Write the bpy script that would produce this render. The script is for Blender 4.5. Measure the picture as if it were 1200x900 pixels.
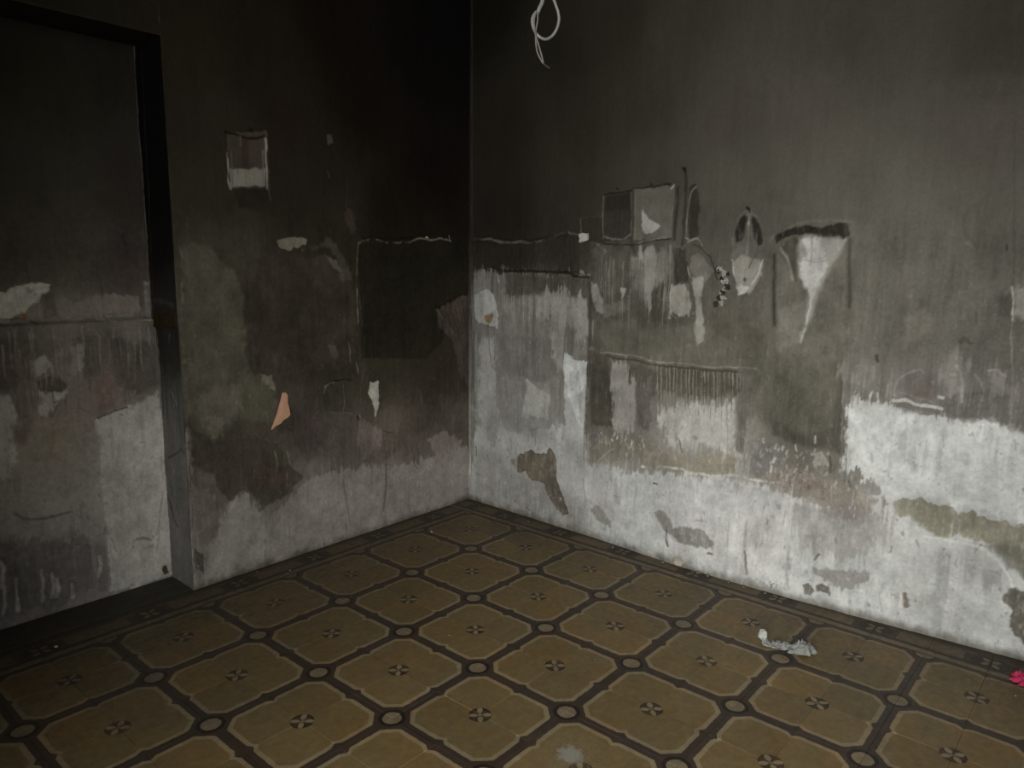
import bpy, bmesh, math, random
import numpy as np
from mathutils import Vector, Matrix

random.seed(7); np.random.seed(7)
for o in list(bpy.data.objects): bpy.data.objects.remove(o)
sc = bpy.context.scene
COL = sc.collection

# ------------------------------------------------------------------ camera
CAM = np.array([-3.0044, -2.8903, 1.4457]); YAW, PITCH, ROLL, FPX = .8635, -.162, .0122, 864.88
def axes():
    cy, sy = math.cos(YAW), math.sin(YAW)
    f = np.array([sy*math.cos(PITCH), cy*math.cos(PITCH), math.sin(PITCH)])
    r = np.array([cy, -sy, 0.]); u = np.cross(r, f)
    return r*math.cos(ROLL)+u*math.sin(ROLL), -r*math.sin(ROLL)+u*math.cos(ROLL), f
RT, UP, FW = axes()
cd = bpy.data.cameras.new('camera'); cam = bpy.data.objects.new('camera', cd); COL.objects.link(cam)
cd.sensor_width = 36; cd.lens = 36*FPX/1200; cd.clip_start = .02
m = Matrix(((RT[0], UP[0], -FW[0], CAM[0]), (RT[1], UP[1], -FW[1], CAM[1]), (RT[2], UP[2], -FW[2], CAM[2]), (0, 0, 0, 1)))
cam.matrix_world = m
sc.camera = cam

# ------------------------------------------------------------------ world, daylight, exposure
w = bpy.data.worlds.new('world'); sc.world = w; w.use_nodes = True
w.node_tree.nodes['Background'].inputs[0].default_value = (.80, .90, 1, 1)
w.node_tree.nodes['Background'].inputs[1].default_value = .12
sc.view_settings.view_transform = 'Standard'; sc.view_settings.look = 'None'
sc.view_settings.gamma = 1; sc.view_settings.exposure = 0; sc.view_settings.use_curve_mapping = False

def area(name, loc, target, sx, sy, power, col, spread):
    l = bpy.data.lights.new(name, 'AREA'); l.shape = 'RECTANGLE'; l.size = sx; l.size_y = sy
    l.energy = power; l.color = col; l.spread = math.radians(spread)
    o = bpy.data.objects.new(name, l); COL.objects.link(o); o.location = loc
    o.rotation_euler = (Vector(target)-Vector(loc)).to_track_quat('-Z', 'Y').to_euler()
    return o
area('daylight_through_doorway', (-7.0, -4.45, 2.05), (0, -2.3, .9), 3.1, 3.4, 520, (1, .985, .95), 150)

# ------------------------------------------------------------------ measuring helpers
def hit(px, py, ax, v):
    d = FW+RT*(px-600)/FPX-UP*(py-450)/FPX
    return CAM+d*(v-CAM[ax])/d[ax]
XR, YL, XJ, YN, CEIL = .1765, .172, -1.573, .395, 3.3
LINTEL = 2.312
def lin(c):
    c = np.array(c, float)/255
    return np.where(c <= .04045, c/12.92, ((c+.055)/1.055)**2.4)
def ss(a, b, x):
    t = np.clip((x-a)/(b-a), 0, 1); return t*t*(3-2*t)

def tagit(o, kind=None, label=None, cat=None, group=None):
    if kind: o['kind'] = kind
    if label: o['label'] = label
    if cat: o['category'] = cat
    if group: o['group'] = group
    return o
def link(name, me, mat=None, parent=None):
    o = bpy.data.objects.new(name, me); COL.objects.link(o)
    if mat: me.materials.append(mat)
    if parent: o.parent = parent
    return o

# value noise, smooth, on arrays of wall coordinates (metres)
def vn(x, y, seed):
    rs = np.random.RandomState(seed); T = rs.rand(256, 256)
    xi = np.floor(x).astype(int); yi = np.floor(y).astype(int); fx = x-xi; fy = y-yi
    fx = fx*fx*(3-2*fx); fy = fy*fy*(3-2*fy)
    g = lambda a, b: T[a & 255, b & 255]
    return ((g(xi, yi)*(1-fx)+g(xi+1, yi)*fx)*(1-fy)+(g(xi, yi+1)*(1-fx)+g(xi+1, yi+1)*fx)*fy)*2-1
def fbm(x, y, sx, sy, seed, n=4):
    r = 0; a = 1; t = 0
    for k in range(n):
        r = r+a*vn(x/sx*2**k+17.3*k, y/sy*2**k+9.1*k, seed+k); t += a; a *= .55
    return r/t

class Wall:
    """a plaster surface: dense grid in (s, z) metres, worn colours, some painted light and shade, and relief laid out in wall metres"""
    def __init__(self, s, z, light, toS, surface):
        self.s1, self.z1 = np.array(s), np.array(z)
        self.S, self.Z = [a.ravel() for a in np.meshgrid(self.s1, self.z1)]
        self.N = len(self.S); self.L = light; self.sat = .8; self.toS = toS; self.surface = surface
        self.c = np.zeros((self.N, 3)); self.h = np.zeros(self.N)
        S, Z = self.S, self.Z
        self.nf = fbm(S, Z, .05, .05, 11, 4); self.nm = fbm(S, Z, .22, .22, 31, 4)
        self.nd = fbm(S, Z, .022, .26, 51, 4)      # runs and drips
        self.ng = fbm(S, Z, .012, .012, 71, 2)
        self.ne = fbm(S, Z, .015, .022, 101, 4); self.ns = fbm(S, Z, .007, .11, 111, 4); self.nb = fbm(S, Z, .10, .14, 121, 4)
        self.Sw = S+.005*fbm(S, Z, .035, .06, 81, 3)+.0022*self.ng; self.Zw = Z+.008*fbm(S, Z, .03, .05, 91, 3)+.006*self.nd
    def alb(self, c):
        v = lin(c)/self.L; g = v.mean(); return np.clip(g+(v-g)*self.sat, .004, .8)
    def P(self, pts): return np.array([self.toS(*q) for q in pts])
    def base(self, ctrl):
        P = self.P([c[:2] for c in ctrl]); V = np.log(np.array([self.alb(c[2]) for c in ctrl]))
        S = self.S+.06*self.nm; Z = self.Z+.06*self.nf
        acc = np.zeros((self.N, 3)); wt = np.zeros(self.N)
        for p, v in zip(P, V):
            k = 1/((S-p[0])**2+(Z-p[1])**2+.012)**1.7
            acc += k[:, None]*v; wt += k
        self.c = np.exp(acc/wt[:, None])
    def box(self, P, m):
        return np.nonzero((self.S > P[:, 0].min()-m) & (self.S < P[:, 0].max()+m) & (self.Z > P[:, 1].min()-m) & (self.Z < P[:, 1].max()+m))[0]
    def put(self, i, a, col, h, blend=1.):
        if col is not None:
            t = self.alb(col); tx = 1+.16*self.nm[i]+.14*self.nf[i]; self.c[i] = self.c[i]*(1-a[:, None])+t*(a*tx)[:, None]
        if h: self.h[i] += a*h
    def segd(self, S, Z, A, B):
        d = B-A; L2 = max(d@d, 1e-12); t = np.clip(((S-A[0])*d[0]+(Z-A[1])*d[1])/L2, 0, 1)
        return np.hypot(S-A[0]-t*d[0], Z-A[1]-t*d[1]), t
    def poly(self, pts, col, f=.008, rough=.012, drip=0., a=1., h=0., mod=0., raw=False, rim=None, rimw=.006):
        P = np.array(pts, float) if raw else self.P(pts)
        i = self.box(P, f+rough+drip+.02)
        if not len(i): return
        S, Z = self.Sw[i], self.Zw[i]; D = np.full(len(i), 9.); ins = np.zeros(len(i), bool)
        for k in range(len(P)):
            A, B = P[k], P[(k+1) % len(P)]
            D = np.minimum(D, self.segd(S, Z, A, B)[0])
            c = (A[1] > Z) != (B[1] > Z)
            with np.errstate(divide='ignore', invalid='ignore'):
                ins ^= c & (S < (B[0]-A[0])*(Z-A[1])/(B[1]-A[1]+1e-15)+A[0])
        sd = np.where(ins, D, -D)+rough*1.6*self.nf[i]+drip*(1.6*self.nd[i]+1.1*self.ns[i])+(rough*1.1+.0015)*self.ne[i]
        k = ss(-f, f, sd)*a*np.clip(1-.45*np.maximum(self.ne[i]*.9+self.ns[i]*.8-.12, 0), 0, 1)
        if mod: k = k*np.clip(1-mod+mod*(self.nd[i]*1.6+self.nm[i]*.8+.6), 0, 1)
        self.put(i, k, col, h)
        if rim is not None: self.put(i, np.exp(-(sd/rimw)**2)*a*.8, rim, 0)
    def tint(self, pts, k, f):
        keep = self.c.copy(); P = self.P(pts); m = P.mean(0)
        self.poly(pts, (255, 255, 255), f, .03); a = np.clip((self.c-keep).mean(1)/np.maximum(.8-keep.mean(1), 1e-3), 0, 1)
        self.c = keep*(1+(k-1)*a)[:, None]
    def line(self, pts, w, col, f=.004, a=1., h=0., rough=.003, taper=False, brk=0., raw=False):
        P = np.array(pts, float) if raw else self.P(pts)
        i = self.box(P, w+f+rough+.02)
        if not len(i): return
        S = .5*self.S[i]+.5*self.Sw[i]+rough*self.nf[i]*1.5; Z = .5*self.Z[i]+.5*self.Zw[i]+rough*self.nm[i]*3; w = w*.55; f = f*.8; a = a*.92; brk = max(brk, .15)
        best = np.full(len(i), 9.); tt = np.zeros(len(i)); n = len(P)-1
        for k in range(n):
            d, t = self.segd(S, Z, P[k], P[k+1]); q = d < best
            best = np.where(q, d, best); tt = np.where(q, (k+t)/n, tt)
        ww = (w*(1-.85*tt) if taper else w)*(1+.5*self.nf[i])
        k = (1-ss(ww-f*.5, ww+f, best))*a
        if brk: k = k*np.clip(1-brk+brk*(self.nf[i]*2.2+self.ng[i]+.5), 0, 1)
        self.put(i, k, col, h)
    def drips(self, pts, col, n, length, w=.004, a=.7, seed=1, h=0., jitter=.5):
        P = self.P(pts); rs = random.Random(seed); x0, x1 = P[:, 0].min(), P[:, 0].max(); z0, z1 = P[:, 1].min(), P[:, 1].max()
        for k in range(n):
            x = rs.uniform(x0, x1); zt = rs.uniform(z0, z1); l = length*rs.uniform(1-jitter, 1+jitter)
            self.line([(x, zt), (x+rs.uniform(-.003, .003), zt-l*.5), (x+rs.uniform(-.005, .005), zt-l)], w*rs.uniform(.5, 1.4), col,
                      f=.004, a=a*rs.uniform(.4, 1), taper=True, raw=True, rough=.002, h=h)
    def specks(self, pts, col, n, r=(.002, .007), a=.9, seed=2, h=0.):
        P = self.P(pts); rs = random.Random(seed); x0, x1 = P[:, 0].min(), P[:, 0].max(); z0, z1 = P[:, 1].min(), P[:, 1].max()
        for k in range(n):
            x, z = rs.uniform(x0, x1), rs.uniform(z0, z1); q = rs.uniform(*r); e = rs.uniform(.6, 2.2)
            self.line([(x, z), (x+rs.uniform(-q, q), z-q*e)], q*.7, col, f=.003, a=a*rs.uniform(.5, 1), raw=True, rough=.003, h=h)
    def grade(self, k=1., runs=.10):
        lum = self.c.mean(1); wht = ss(.18, .45, lum)
        g = 1+k*(.10*self.nm+.12*self.nf+.12*self.ng+.15*self.ne+.26*self.nb*(1-.5*wht))+runs*(1.4*self.nd+1.3*self.ns)*(1-.45*wht)
        up = ss(1.45, 1.85, self.Z+.1*self.nb); g = 1+(g-1)*(1-.62*up)
        wear_tone = ss(.12, .55, self.nd*.7+.8*self.nb+.3*self.ne)*wht; g *= 1-.24*wear_tone                 # thin places of the whitewash
        pit = ss(.46, .62, self.ne+.25*self.nb)*ss(2.0, 1.2, self.Z); g *= 1-.30*pit*(.4+.6*wht)
        scar = ss(.42, .60, -self.ne+.3*self.nd)*ss(1.9, 1.1, self.Z); g *= 1+.38*scar*(1-wht)
        self.h += -.0012*pit+.0008*scar
        self.c *= np.clip(g, .3, 2)[:, None]
        self.h += .0035*self.nm+.0012*self.nf+.0005*self.ng+.0008*self.nd
    def build(self, name, mat, flat=None):
        nx, nz = len(self.s1), len(self.z1)
        if flat is not None: self.h[np.abs(self.S-flat) < 1e-6] = 0
        co = self.surface(self.S, self.Z, self.h)
        idx = np.arange(nx*nz).reshape(nz, nx)
        q = np.stack([idx[:-1, :-1], idx[:-1, 1:], idx[1:, 1:], idx[1:, :-1]], -1).reshape(-1, 4)
        me = bpy.data.meshes.new(name)
        me.vertices.add(self.N); me.vertices.foreach_set('co', co.astype(np.float32).ravel())
        me.loops.add(q.size); me.loops.foreach_set('vertex_index', q.astype(np.int32).ravel())
        me.polygons.add(len(q)); me.polygons.foreach_set('loop_start', np.arange(0, q.size, 4, dtype=np.int32))
        me.polygons.foreach_set('use_smooth', np.ones(len(q), bool))
        me.update(calc_edges=True)
        at = me.color_attributes.new('wear_tone', 'FLOAT_COLOR', 'POINT')
        at.data.foreach_set('color', np.c_[np.clip(self.c, .003, .85), np.ones(self.N)].astype(np.float32).ravel())
        return tagit(link(name, me, mat), 'structure')

# ------------------------------------------------------------------ materials
class NT:
    def __init__(self, name):
        self.m = bpy.data.materials.new(name); self.m.use_nodes = True; self.t = self.m.node_tree
        self.b = self.t.nodes['Principled BSDF']; self.b.inputs['Specular IOR Level'].default_value = .25
    def n(self, typ, **kw):
        x = self.t.nodes.new(typ)
        for k, v in kw.items(): setattr(x, k, v)
        return x
    def set(self, sock, v):
        if isinstance(v, (int, float)): sock.default_value = v
        elif isinstance(v, tuple): sock.default_value = (*v, 1)[:len(sock.default_value)]
        else: self.t.links.new(v, sock)
    def M(self, op, a, b=0., c=0.):
        x = self.n('ShaderNodeMath', operation=op); self.set(x.inputs[0], a); self.set(x.inputs[1], b)
        if op in ('MULTIPLY_ADD', 'SMOOTH_MIN'): self.set(x.inputs[2], c)
        return x.outputs[0]
    def step(self, x, e, w):     # 1 where x < e
        r = self.n('ShaderNodeMapRange'); r.interpolation_type = 'SMOOTHSTEP'; self.set(r.inputs[0], x)
        self.set(r.inputs[1], e-w); self.set(r.inputs[2], e+w); r.inputs[3].default_value = 1; r.inputs[4].default_value = 0
        return r.outputs[0]
    def mix(self, f, a, b, mode='MIX'):
        x = self.n('ShaderNodeMix', data_type='RGBA', blend_type=mode); self.set(x.inputs[0], f)
        self.set(x.inputs[6], a); self.set(x.inputs[7], b); return x.outputs[2]
    def noise(self, scale, detail=4, rough=.6, vec=None):
        x = self.n('ShaderNodeTexNoise'); x.inputs['Scale'].default_value = scale
        x.inputs['Detail'].default_value = detail; x.inputs['Roughness'].default_value = rough
        if vec is not None: self.t.links.new(vec, x.inputs['Vector'])
        return x.outputs[0]
    def ramp(self, f, lo, hi, a=0., b=1.):
        r = self.n('ShaderNodeMapRange'); self.set(r.inputs[0], f); r.inputs[1].default_value = lo; r.inputs[2].default_value = hi
        r.inputs[3].default_value = a; r.inputs[4].default_value = b; return r.outputs[0]
    def bump(self, h, strength=.3, dist=.002):
        x = self.n('ShaderNodeBump'); x.inputs['Strength'].default_value = strength; x.inputs['Distance'].default_value = dist
        self.t.links.new(h, x.inputs['Height']); self.t.links.new(x.outputs[0], self.b.inputs['Normal'])
    def pos(self): return self.n('ShaderNodeNewGeometry').outputs['Position']

def wall_material():
    k = NT('sooty_plaster'); a = k.n('ShaderNodeAttribute', attribute_name='wear_tone').outputs['Color']
    p = k.pos(); n1 = k.noise(90, 4, .7, p)
    c = k.mix(1., a, k.mix(n1, (.80, .80, .80), (1.2, 1.2, 1.2)), 'MULTIPLY')
    k.set(k.b.inputs['Base Color'], c); k.b.inputs['Roughness'].default_value = .92; k.b.inputs['Specular IOR Level'].default_value = .12
    k.bump(k.noise(140, 5, .7, p), .35, .002)
    return k.m
def plain(name, col, rough=.8, var=.25, scale=40, bump=.3, metal=0., spec=.25):
    k = NT(name); p = k.pos(); n = k.noise(scale, 4, .65, p)
    c = k.mix(n, tuple(x*(1-var) for x in col), tuple(min(1, x*(1+var)) for x in col))
    k.set(k.b.inputs['Base Color'], c); k.b.inputs['Roughness'].default_value = rough
    k.b.inputs['Metallic'].default_value = metal; k.b.inputs['Specular IOR Level'].default_value = spec
    if bump: k.bump(k.noise(scale*2.5, 4, .7, p), bump, .002)
    return k.m

FILL, EDGE, BAND, RING = (.262, .196, .092), (.39, .32, .195), (.080, .060, .046), (.036, .027, .021)
def tile_finish(k, c):
    p = k.pos(); obj = k.n('ShaderNodeObjectInfo').outputs['Random']
    sx = k.n('ShaderNodeSeparateXYZ'); k.t.links.new(p, sx.inputs[0]); X, Y = sx.outputs[0], sx.outputs[1]
    c = k.mix(1., c, k.mix(obj, (.90, .91, .92), (1.10, 1.08, 1.05)), 'MULTIPLY')
    n1 = k.noise(5, 5, .65, p); n2 = k.noise(38, 5, .7, p); n3 = k.noise(170, 3, .6, p)
    c = k.mix(k.ramp(n1, .42, .72), c, k.mix(1., c, (1.08, .92, .74), 'MULTIPLY'))          # rusty tinge
    c = k.mix(k.ramp(n2, .35, .72, 0, .60), c, k.mix(1., c, (.60, .58, .55), 'MULTIPLY'))
    n4 = k.noise(13, 5, .7, p); c = k.mix(k.ramp(n4, .45, .72, 0, .5), c, k.mix(1., c, (.66, .66, .66), 'MULTIPLY')); c = k.mix(k.ramp(n4, .46, .30, 0, .30), c, k.mix(1., c, (1.32, 1.30, 1.28), 'MULTIPLY'))
    # grey plaster dust, thicker along the foot of the walls
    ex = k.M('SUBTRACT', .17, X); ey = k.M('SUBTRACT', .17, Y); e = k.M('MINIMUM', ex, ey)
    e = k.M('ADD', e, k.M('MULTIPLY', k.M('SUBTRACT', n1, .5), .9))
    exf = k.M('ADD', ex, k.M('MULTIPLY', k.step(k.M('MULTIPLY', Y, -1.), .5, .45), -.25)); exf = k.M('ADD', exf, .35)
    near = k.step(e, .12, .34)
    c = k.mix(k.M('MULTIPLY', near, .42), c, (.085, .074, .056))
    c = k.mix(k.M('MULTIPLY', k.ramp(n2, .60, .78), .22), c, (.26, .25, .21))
    far = k.M('MULTIPLY', k.ramp(k.M('ADD', k.M('MINIMUM', exf, ey), k.M('MULTIPLY', k.M('SUBTRACT', n1, .5), .8)), 1.2, .15, 0, .62), k.ramp(n2, .25, .6, .65, 1))  # wide darkening towards the walls, strongest by the left one
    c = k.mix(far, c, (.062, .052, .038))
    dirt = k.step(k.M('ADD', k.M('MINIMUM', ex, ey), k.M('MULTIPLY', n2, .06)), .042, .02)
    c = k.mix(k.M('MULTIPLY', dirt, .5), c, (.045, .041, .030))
    # one worn spot where the colour layer has gone near the front
    dx = k.M('SUBTRACT', X, -1.365); dy = k.M('SUBTRACT', Y, -1.735)
    r = k.M('SQRT', k.M('ADD', k.M('MULTIPLY', dx, dx), k.M('MULTIPLY', dy, dy)))
    r = k.M('ADD', r, k.M('MULTIPLY', k.M('SUBTRACT', n2, .5), .09))
    c = k.mix(k.M('MULTIPLY', k.step(r, .036, .016), .9), c, (.42, .42, .36))
    c = k.mix(k.M('MULTIPLY', k.M('MULTIPLY', k.step(r, .11, .04), k.ramp(n3, .4, .6)), .5), c, (.32, .27, .17))
    k.set(k.b.inputs['Base Color'], c)
    k.set(k.b.inputs['Roughness'], k.M('ADD', k.ramp(n2, .3, .7, .42, .62), k.M('MULTIPLY', near, .2)))
    k.b.inputs['Specular IOR Level'].default_value = .3
    k.bump(k.M('ADD', k.M('MULTIPLY', n3, .4), n2), .25, .0015)
def uvs(k):
    u = k.n('ShaderNodeUVMap', uv_map='UVMap').outputs[0]
    # slightly irregular edges of the poured colours
    nz = k.n('ShaderNodeTexNoise'); nz.inputs['Scale'].default_value = 55; nz.inputs['Detail'].default_value = 3
    k.t.links.new(k.pos(), nz.inputs['Vector'])
    s = k.n('ShaderNodeVectorMath', operation='MULTIPLY_ADD'); k.t.links.new(nz.outputs[1], s.inputs[0])
    s.inputs[1].default_value = (.006, .006, 0); s.inputs[2].default_value = (-.003, -.003, 0)
    ad = k.n('ShaderNodeVectorMath', operation='ADD'); k.t.links.new(u, ad.inputs[0]); k.t.links.new(s.outputs[0], ad.inputs[1])
    x = k.n('ShaderNodeSeparateXYZ'); k.t.links.new(ad.outputs[0], x.inputs[0]); return x.outputs[0], x.outputs[1]
def dist(k, u, v, a, b, sa=1., sb=1.):
    x = k.M('MULTIPLY', k.M('SUBTRACT', u, a), sa); y = k.M('MULTIPLY', k.M('SUBTRACT', v, b), sb)
    return k.M('SQRT', k.M('ADD', k.M('MULTIPLY', x, x), k.M('MULTIPLY', y, y)))
def field_tile_material():
    k = NT('patterned_cement_tile'); u, v = uvs(k)
    cusp = lambda t: k.M('MULTIPLY', k.M('POWER', k.M('MAXIMUM', k.M('SUBTRACT', 1., k.M('DIVIDE', t, .020)), 0.), 1.), .0125)
    du = k.M('SUBTRACT', k.M('SUBTRACT', .181, u), cusp(v)); dv = k.M('SUBTRACT', k.M('SUBTRACT', .181, v), cusp(u))
    dc = k.M('MULTIPLY', k.M('SUBTRACT', k.M('SUBTRACT', .317, u), v), .7071)
    rB = dist(k, u, v, .2, .2); rA = dist(k, u, v, 0., 0.)
    e = k.M('MINIMUM', k.M('MINIMUM', du, dv), k.M('MINIMUM', dc, k.M('SUBTRACT', rB, .0515)))
    c = k.mix(k.step(e, .0155, .0022), FILL, EDGE)
    c = k.mix(k.step(e, 0., .0014), c, BAND)
    # thin darker line along both sides of the band
    c = k.mix(k.step(rB, .0445, .001), c, RING)
    c = k.mix(k.step(rB, .031, .001), c, (.30, .25, .165))
    wr = k.ramp(k.noise(7, 4, .7, k.pos()), .38, .62, 1, .68)
    c = k.mix(k.M('MULTIPLY', k.step(rA, .0375, .001), wr), c, RING)
    pr = dist(k, k.M('ADD', u, v), k.M('SUBTRACT', u, v), .032, 0., .62, 1.)
    c = k.mix(k.step(pr, .0128, .001), c, (.37, .30, .19))
    pr = k.M('SUBTRACT', dist(k, u, v, 0., 0.), 0.); c = k.mix(k.step(pr, .0065, .001), c, (.36, .3, .2))
    ax = k.M('MINIMUM', u, v); n = k.M('MULTIPLY', k.step(ax, .003, .001), k.step(rA, .03, .002))
    c = k.mix(k.M('MULTIPLY', n, .55), c, (.12, .09, .05))
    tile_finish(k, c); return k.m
def border_tile_material():
    k = NT('border_cement_tile'); u, v = uvs(k)       # u across from the pattern's edge to the wall, v along from the medallion
    c = k.mix(k.step(u, .004, .001), (.23, .18, .11), RING)
    c = k.mix(k.step(k.M('ABSOLUTE', k.M('SUBTRACT', u, .022)), .014, .0015), c, (.31, .25, .16))
    c = k.mix(k.step(k.M('ABSOLUTE', k.M('SUBTRACT', u, .046)), .009, .0015), c, RING)
    bar = k.M('MAXIMUM', k.M('ABSOLUTE', k.M('SUBTRACT', u, .093)), k.M('SUBTRACT', .150, v))
    bar = k.M('MAXIMUM', k.M('SUBTRACT', k.M('ABSOLUTE', k.M('SUBTRACT', u, .093)), .034), k.M('SUBTRACT', .085, v))
    c = k.mix(k.step(k.M('ABSOLUTE', k.M('SUBTRACT', u, .0935)), .038, .001), c, BAND)
    c = k.mix(k.step(bar, 0., .0015), c, (.26, .20, .125))
    r = dist(k, u, v, .093, 0.)
    c = k.mix(k.step(r, .062, .002), c, (.038, .028, .023))
    for s in (-1, 1):
        pr = dist(k, k.M('ADD', k.M('SUBTRACT', u, .093), k.M('MULTIPLY', v, s)), k.M('SUBTRACT', k.M('SUBTRACT', u, .093), k.M('MULTIPLY', v, s)), .0, .034*-s, 1., .62)
        c = k.mix(k.step(pr, .0135, .001), c, (.36, .29, .2))
    c = k.mix(k.step(k.M('SUBTRACT', .2, u), .060, .002), c, (.09, .07, .052))
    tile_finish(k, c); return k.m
MW = wall_material(); MT = field_tile_material(); MBT = border_tile_material()
M_BED = plain('mortar_bed', (.055, .046, .036), .95, .4, 30)
M_CONC = plain('dirty_concrete', (.075, .066, .052), .9, .5, 22, .6)
M_SOOT = plain('sooty_ceiling_paint', (.03, .028, .024), .95, .3, 6)

# ------------------------------------------------------------------ floor of cement tiles
T, GAP = .2, .0006
def slab(name, x0, x1, y0, y1, z0, z1, mat, parent=None):
    bm = bmesh.new(); bmesh.ops.create_cube(bm, size=1)
    for v in bm.verts:
        v.co = Vector((x0+(v.co.x+.5)*(x1-x0), y0+(v.co.y+.5)*(y1-y0), z0+(v.co.z+.5)*(z1-z0)))
    me = bpy.data.meshes.new(name); bm.to_mesh(me); bm.free(); return link(name, me, mat, parent)
floor = tagit(slab('floor', -4.5, .35, -5.1, .75, -.12, -.0022, M_BED), 'structure')
def tile_mesh(name, mat, cut=0.):
    # u,v measured from the local corner (-,-); cut: how much is trimmed off the +u side (under the wall)
    b = .0008; h = T/2-GAP/2; hx = h-cut; rings = [(0, -.006), (0, -b), (b, 0)]
    vs = []; 
    for ins, z in rings:
        vs += [(-h+ins, -h+ins, z), (hx-ins, -h+ins, z), (hx-ins, h-ins, z), (-h+ins, h-ins, z)]
    fs = [(8, 9, 10, 11)]
    for r in range(2):
        for k in range(4): a = r*4+k; bb = r*4+(k+1) % 4; fs.append((a, bb, bb+4, a+4))
    me = bpy.data.meshes.new(name); me.from_pydata(vs, [], fs); me.materials.append(mat)
    uv = me.uv_layers.new(name='UVMap')
    for l in me.loops:
        co = me.vertices[l.vertex_index].co; uv.data[l.index].uv = (co.x+T/2, co.y+T/2)
    return me
me_f = tile_mesh('floor_tile', MT); me_b = tile_mesh('border_tile', MBT, .0)
def inview(x, y, mg=70):
    d = np.array([x, y, 0])-CAM; z = d@FW
    if z < .3: return False
    px = 600+FPX*(d@RT)/z; py = 450-FPX*(d@UP)/z
    return -mg < px < 1200+mg and -mg < py < 900+mg+60
rest = []; cnt = 0
for i in range(-22, 1):
    for j in range(-25, 1):
        cx, cy = (i+.5)*T, (j+.5)*T
        if i == 0 or j == 0: continue
        # rosette at cell centres (odd lattice points), circle at multiples of .4
        qx = 1 if (i % 2 == 1) else -1       # +1: circle lies to the +x side
        qy = 1 if (j % 2 == 1) else -1
        # local +u,+v corner = circle; rotate so that it points to (qx,qy)
        ang = {(1, 1): 0, (-1, 1): math.pi/2, (-1, -1): math.pi, (1, -1): -math.pi/2}[(qx, qy)]
        if inview(cx, cy):
            o = bpy.data.objects.new('floor_tile', me_f); COL.objects.link(o); o.parent = floor
            o.location = (cx, cy, random.uniform(-.0006, .0004)); o.rotation_euler = (random.uniform(-.002, .002), random.uniform(-.002, .002), ang+random.uniform(-.002, .002))
            cnt += 1
        else: rest.append((cx, cy, ang))
# border tiles along both walls: v runs from the medallion
nb = 0
def border(cx, cy, ang, flip):
    global nb
    me = me_b
    o = bpy.data.objects.new('border_tile', me); COL.objects.link(o); o.parent = floor
    o.location = (cx, cy, random.uniform(-.0006, .0004)); o.rotation_euler = (0, 0, ang)
    if flip: o.data = me_bm
    nb += 1
me_bm = tile_mesh('border_tile', MBT)
for l in me_bm.loops:
    co = me_bm.vertices[l.vertex_index].co; me_bm.uv_layers[0].data[l.index].uv = (co.x+T/2, T/2-co.y)
for j in range(-25, 0):
    cy = (j+.5)*T
    if inview(.1, cy, 120): border(T/2, cy, 0, flip=(j % 2 == 0))      # v from medallion: medallions at odd multiples of .2
for i in range(-22, 0):
    cx = (i+.5)*T
    if inview(cx, .1, 120): border(cx, T/2, math.pi/2, flip=(i % 2 != 0))
border(T/2, T/2, 0, False)
print('tiles', cnt, nb)
# the tiled floor outside the view, one joined part
bm = bmesh.new(); uvl = bm.loops.layers.uv.new('UVMap')
for cx, cy, ang in rest:
    h = T/2-GAP/2; ca, sa = round(math.cos(ang)), round(math.sin(ang))
    loc = [(-h, -h), (h, -h), (h, h), (-h, h)]
    f = bm.faces.new([bm.verts.new((cx+a*ca-b*sa, cy+a*sa+b*ca, 0)) for a, b in loc])
    for l, (a, b) in zip(f.loops, loc): l[uvl].uv = (a+T/2, b+T/2)
me = bpy.data.meshes.new('distant_tiles'); bm.to_mesh(me); bm.free()
link('distant_tiles', me, MT, floor)['kind'] = 'stuff'
# bare concrete in the alcove
o = slab('alcove_threshold', -4.3, XJ+.02, .19, .5, -.04, .0015, M_CONC, floor)

# ------------------------------------------------------------------ the walls
def grid(a, b, d, extra=None, de=.08):
    g = list(np.arange(a, b, d))
    if extra: g += list(np.arange(b, extra, de))+[extra]
    return g
GRAY = lambda v: (v, v-2, v-8)
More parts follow.
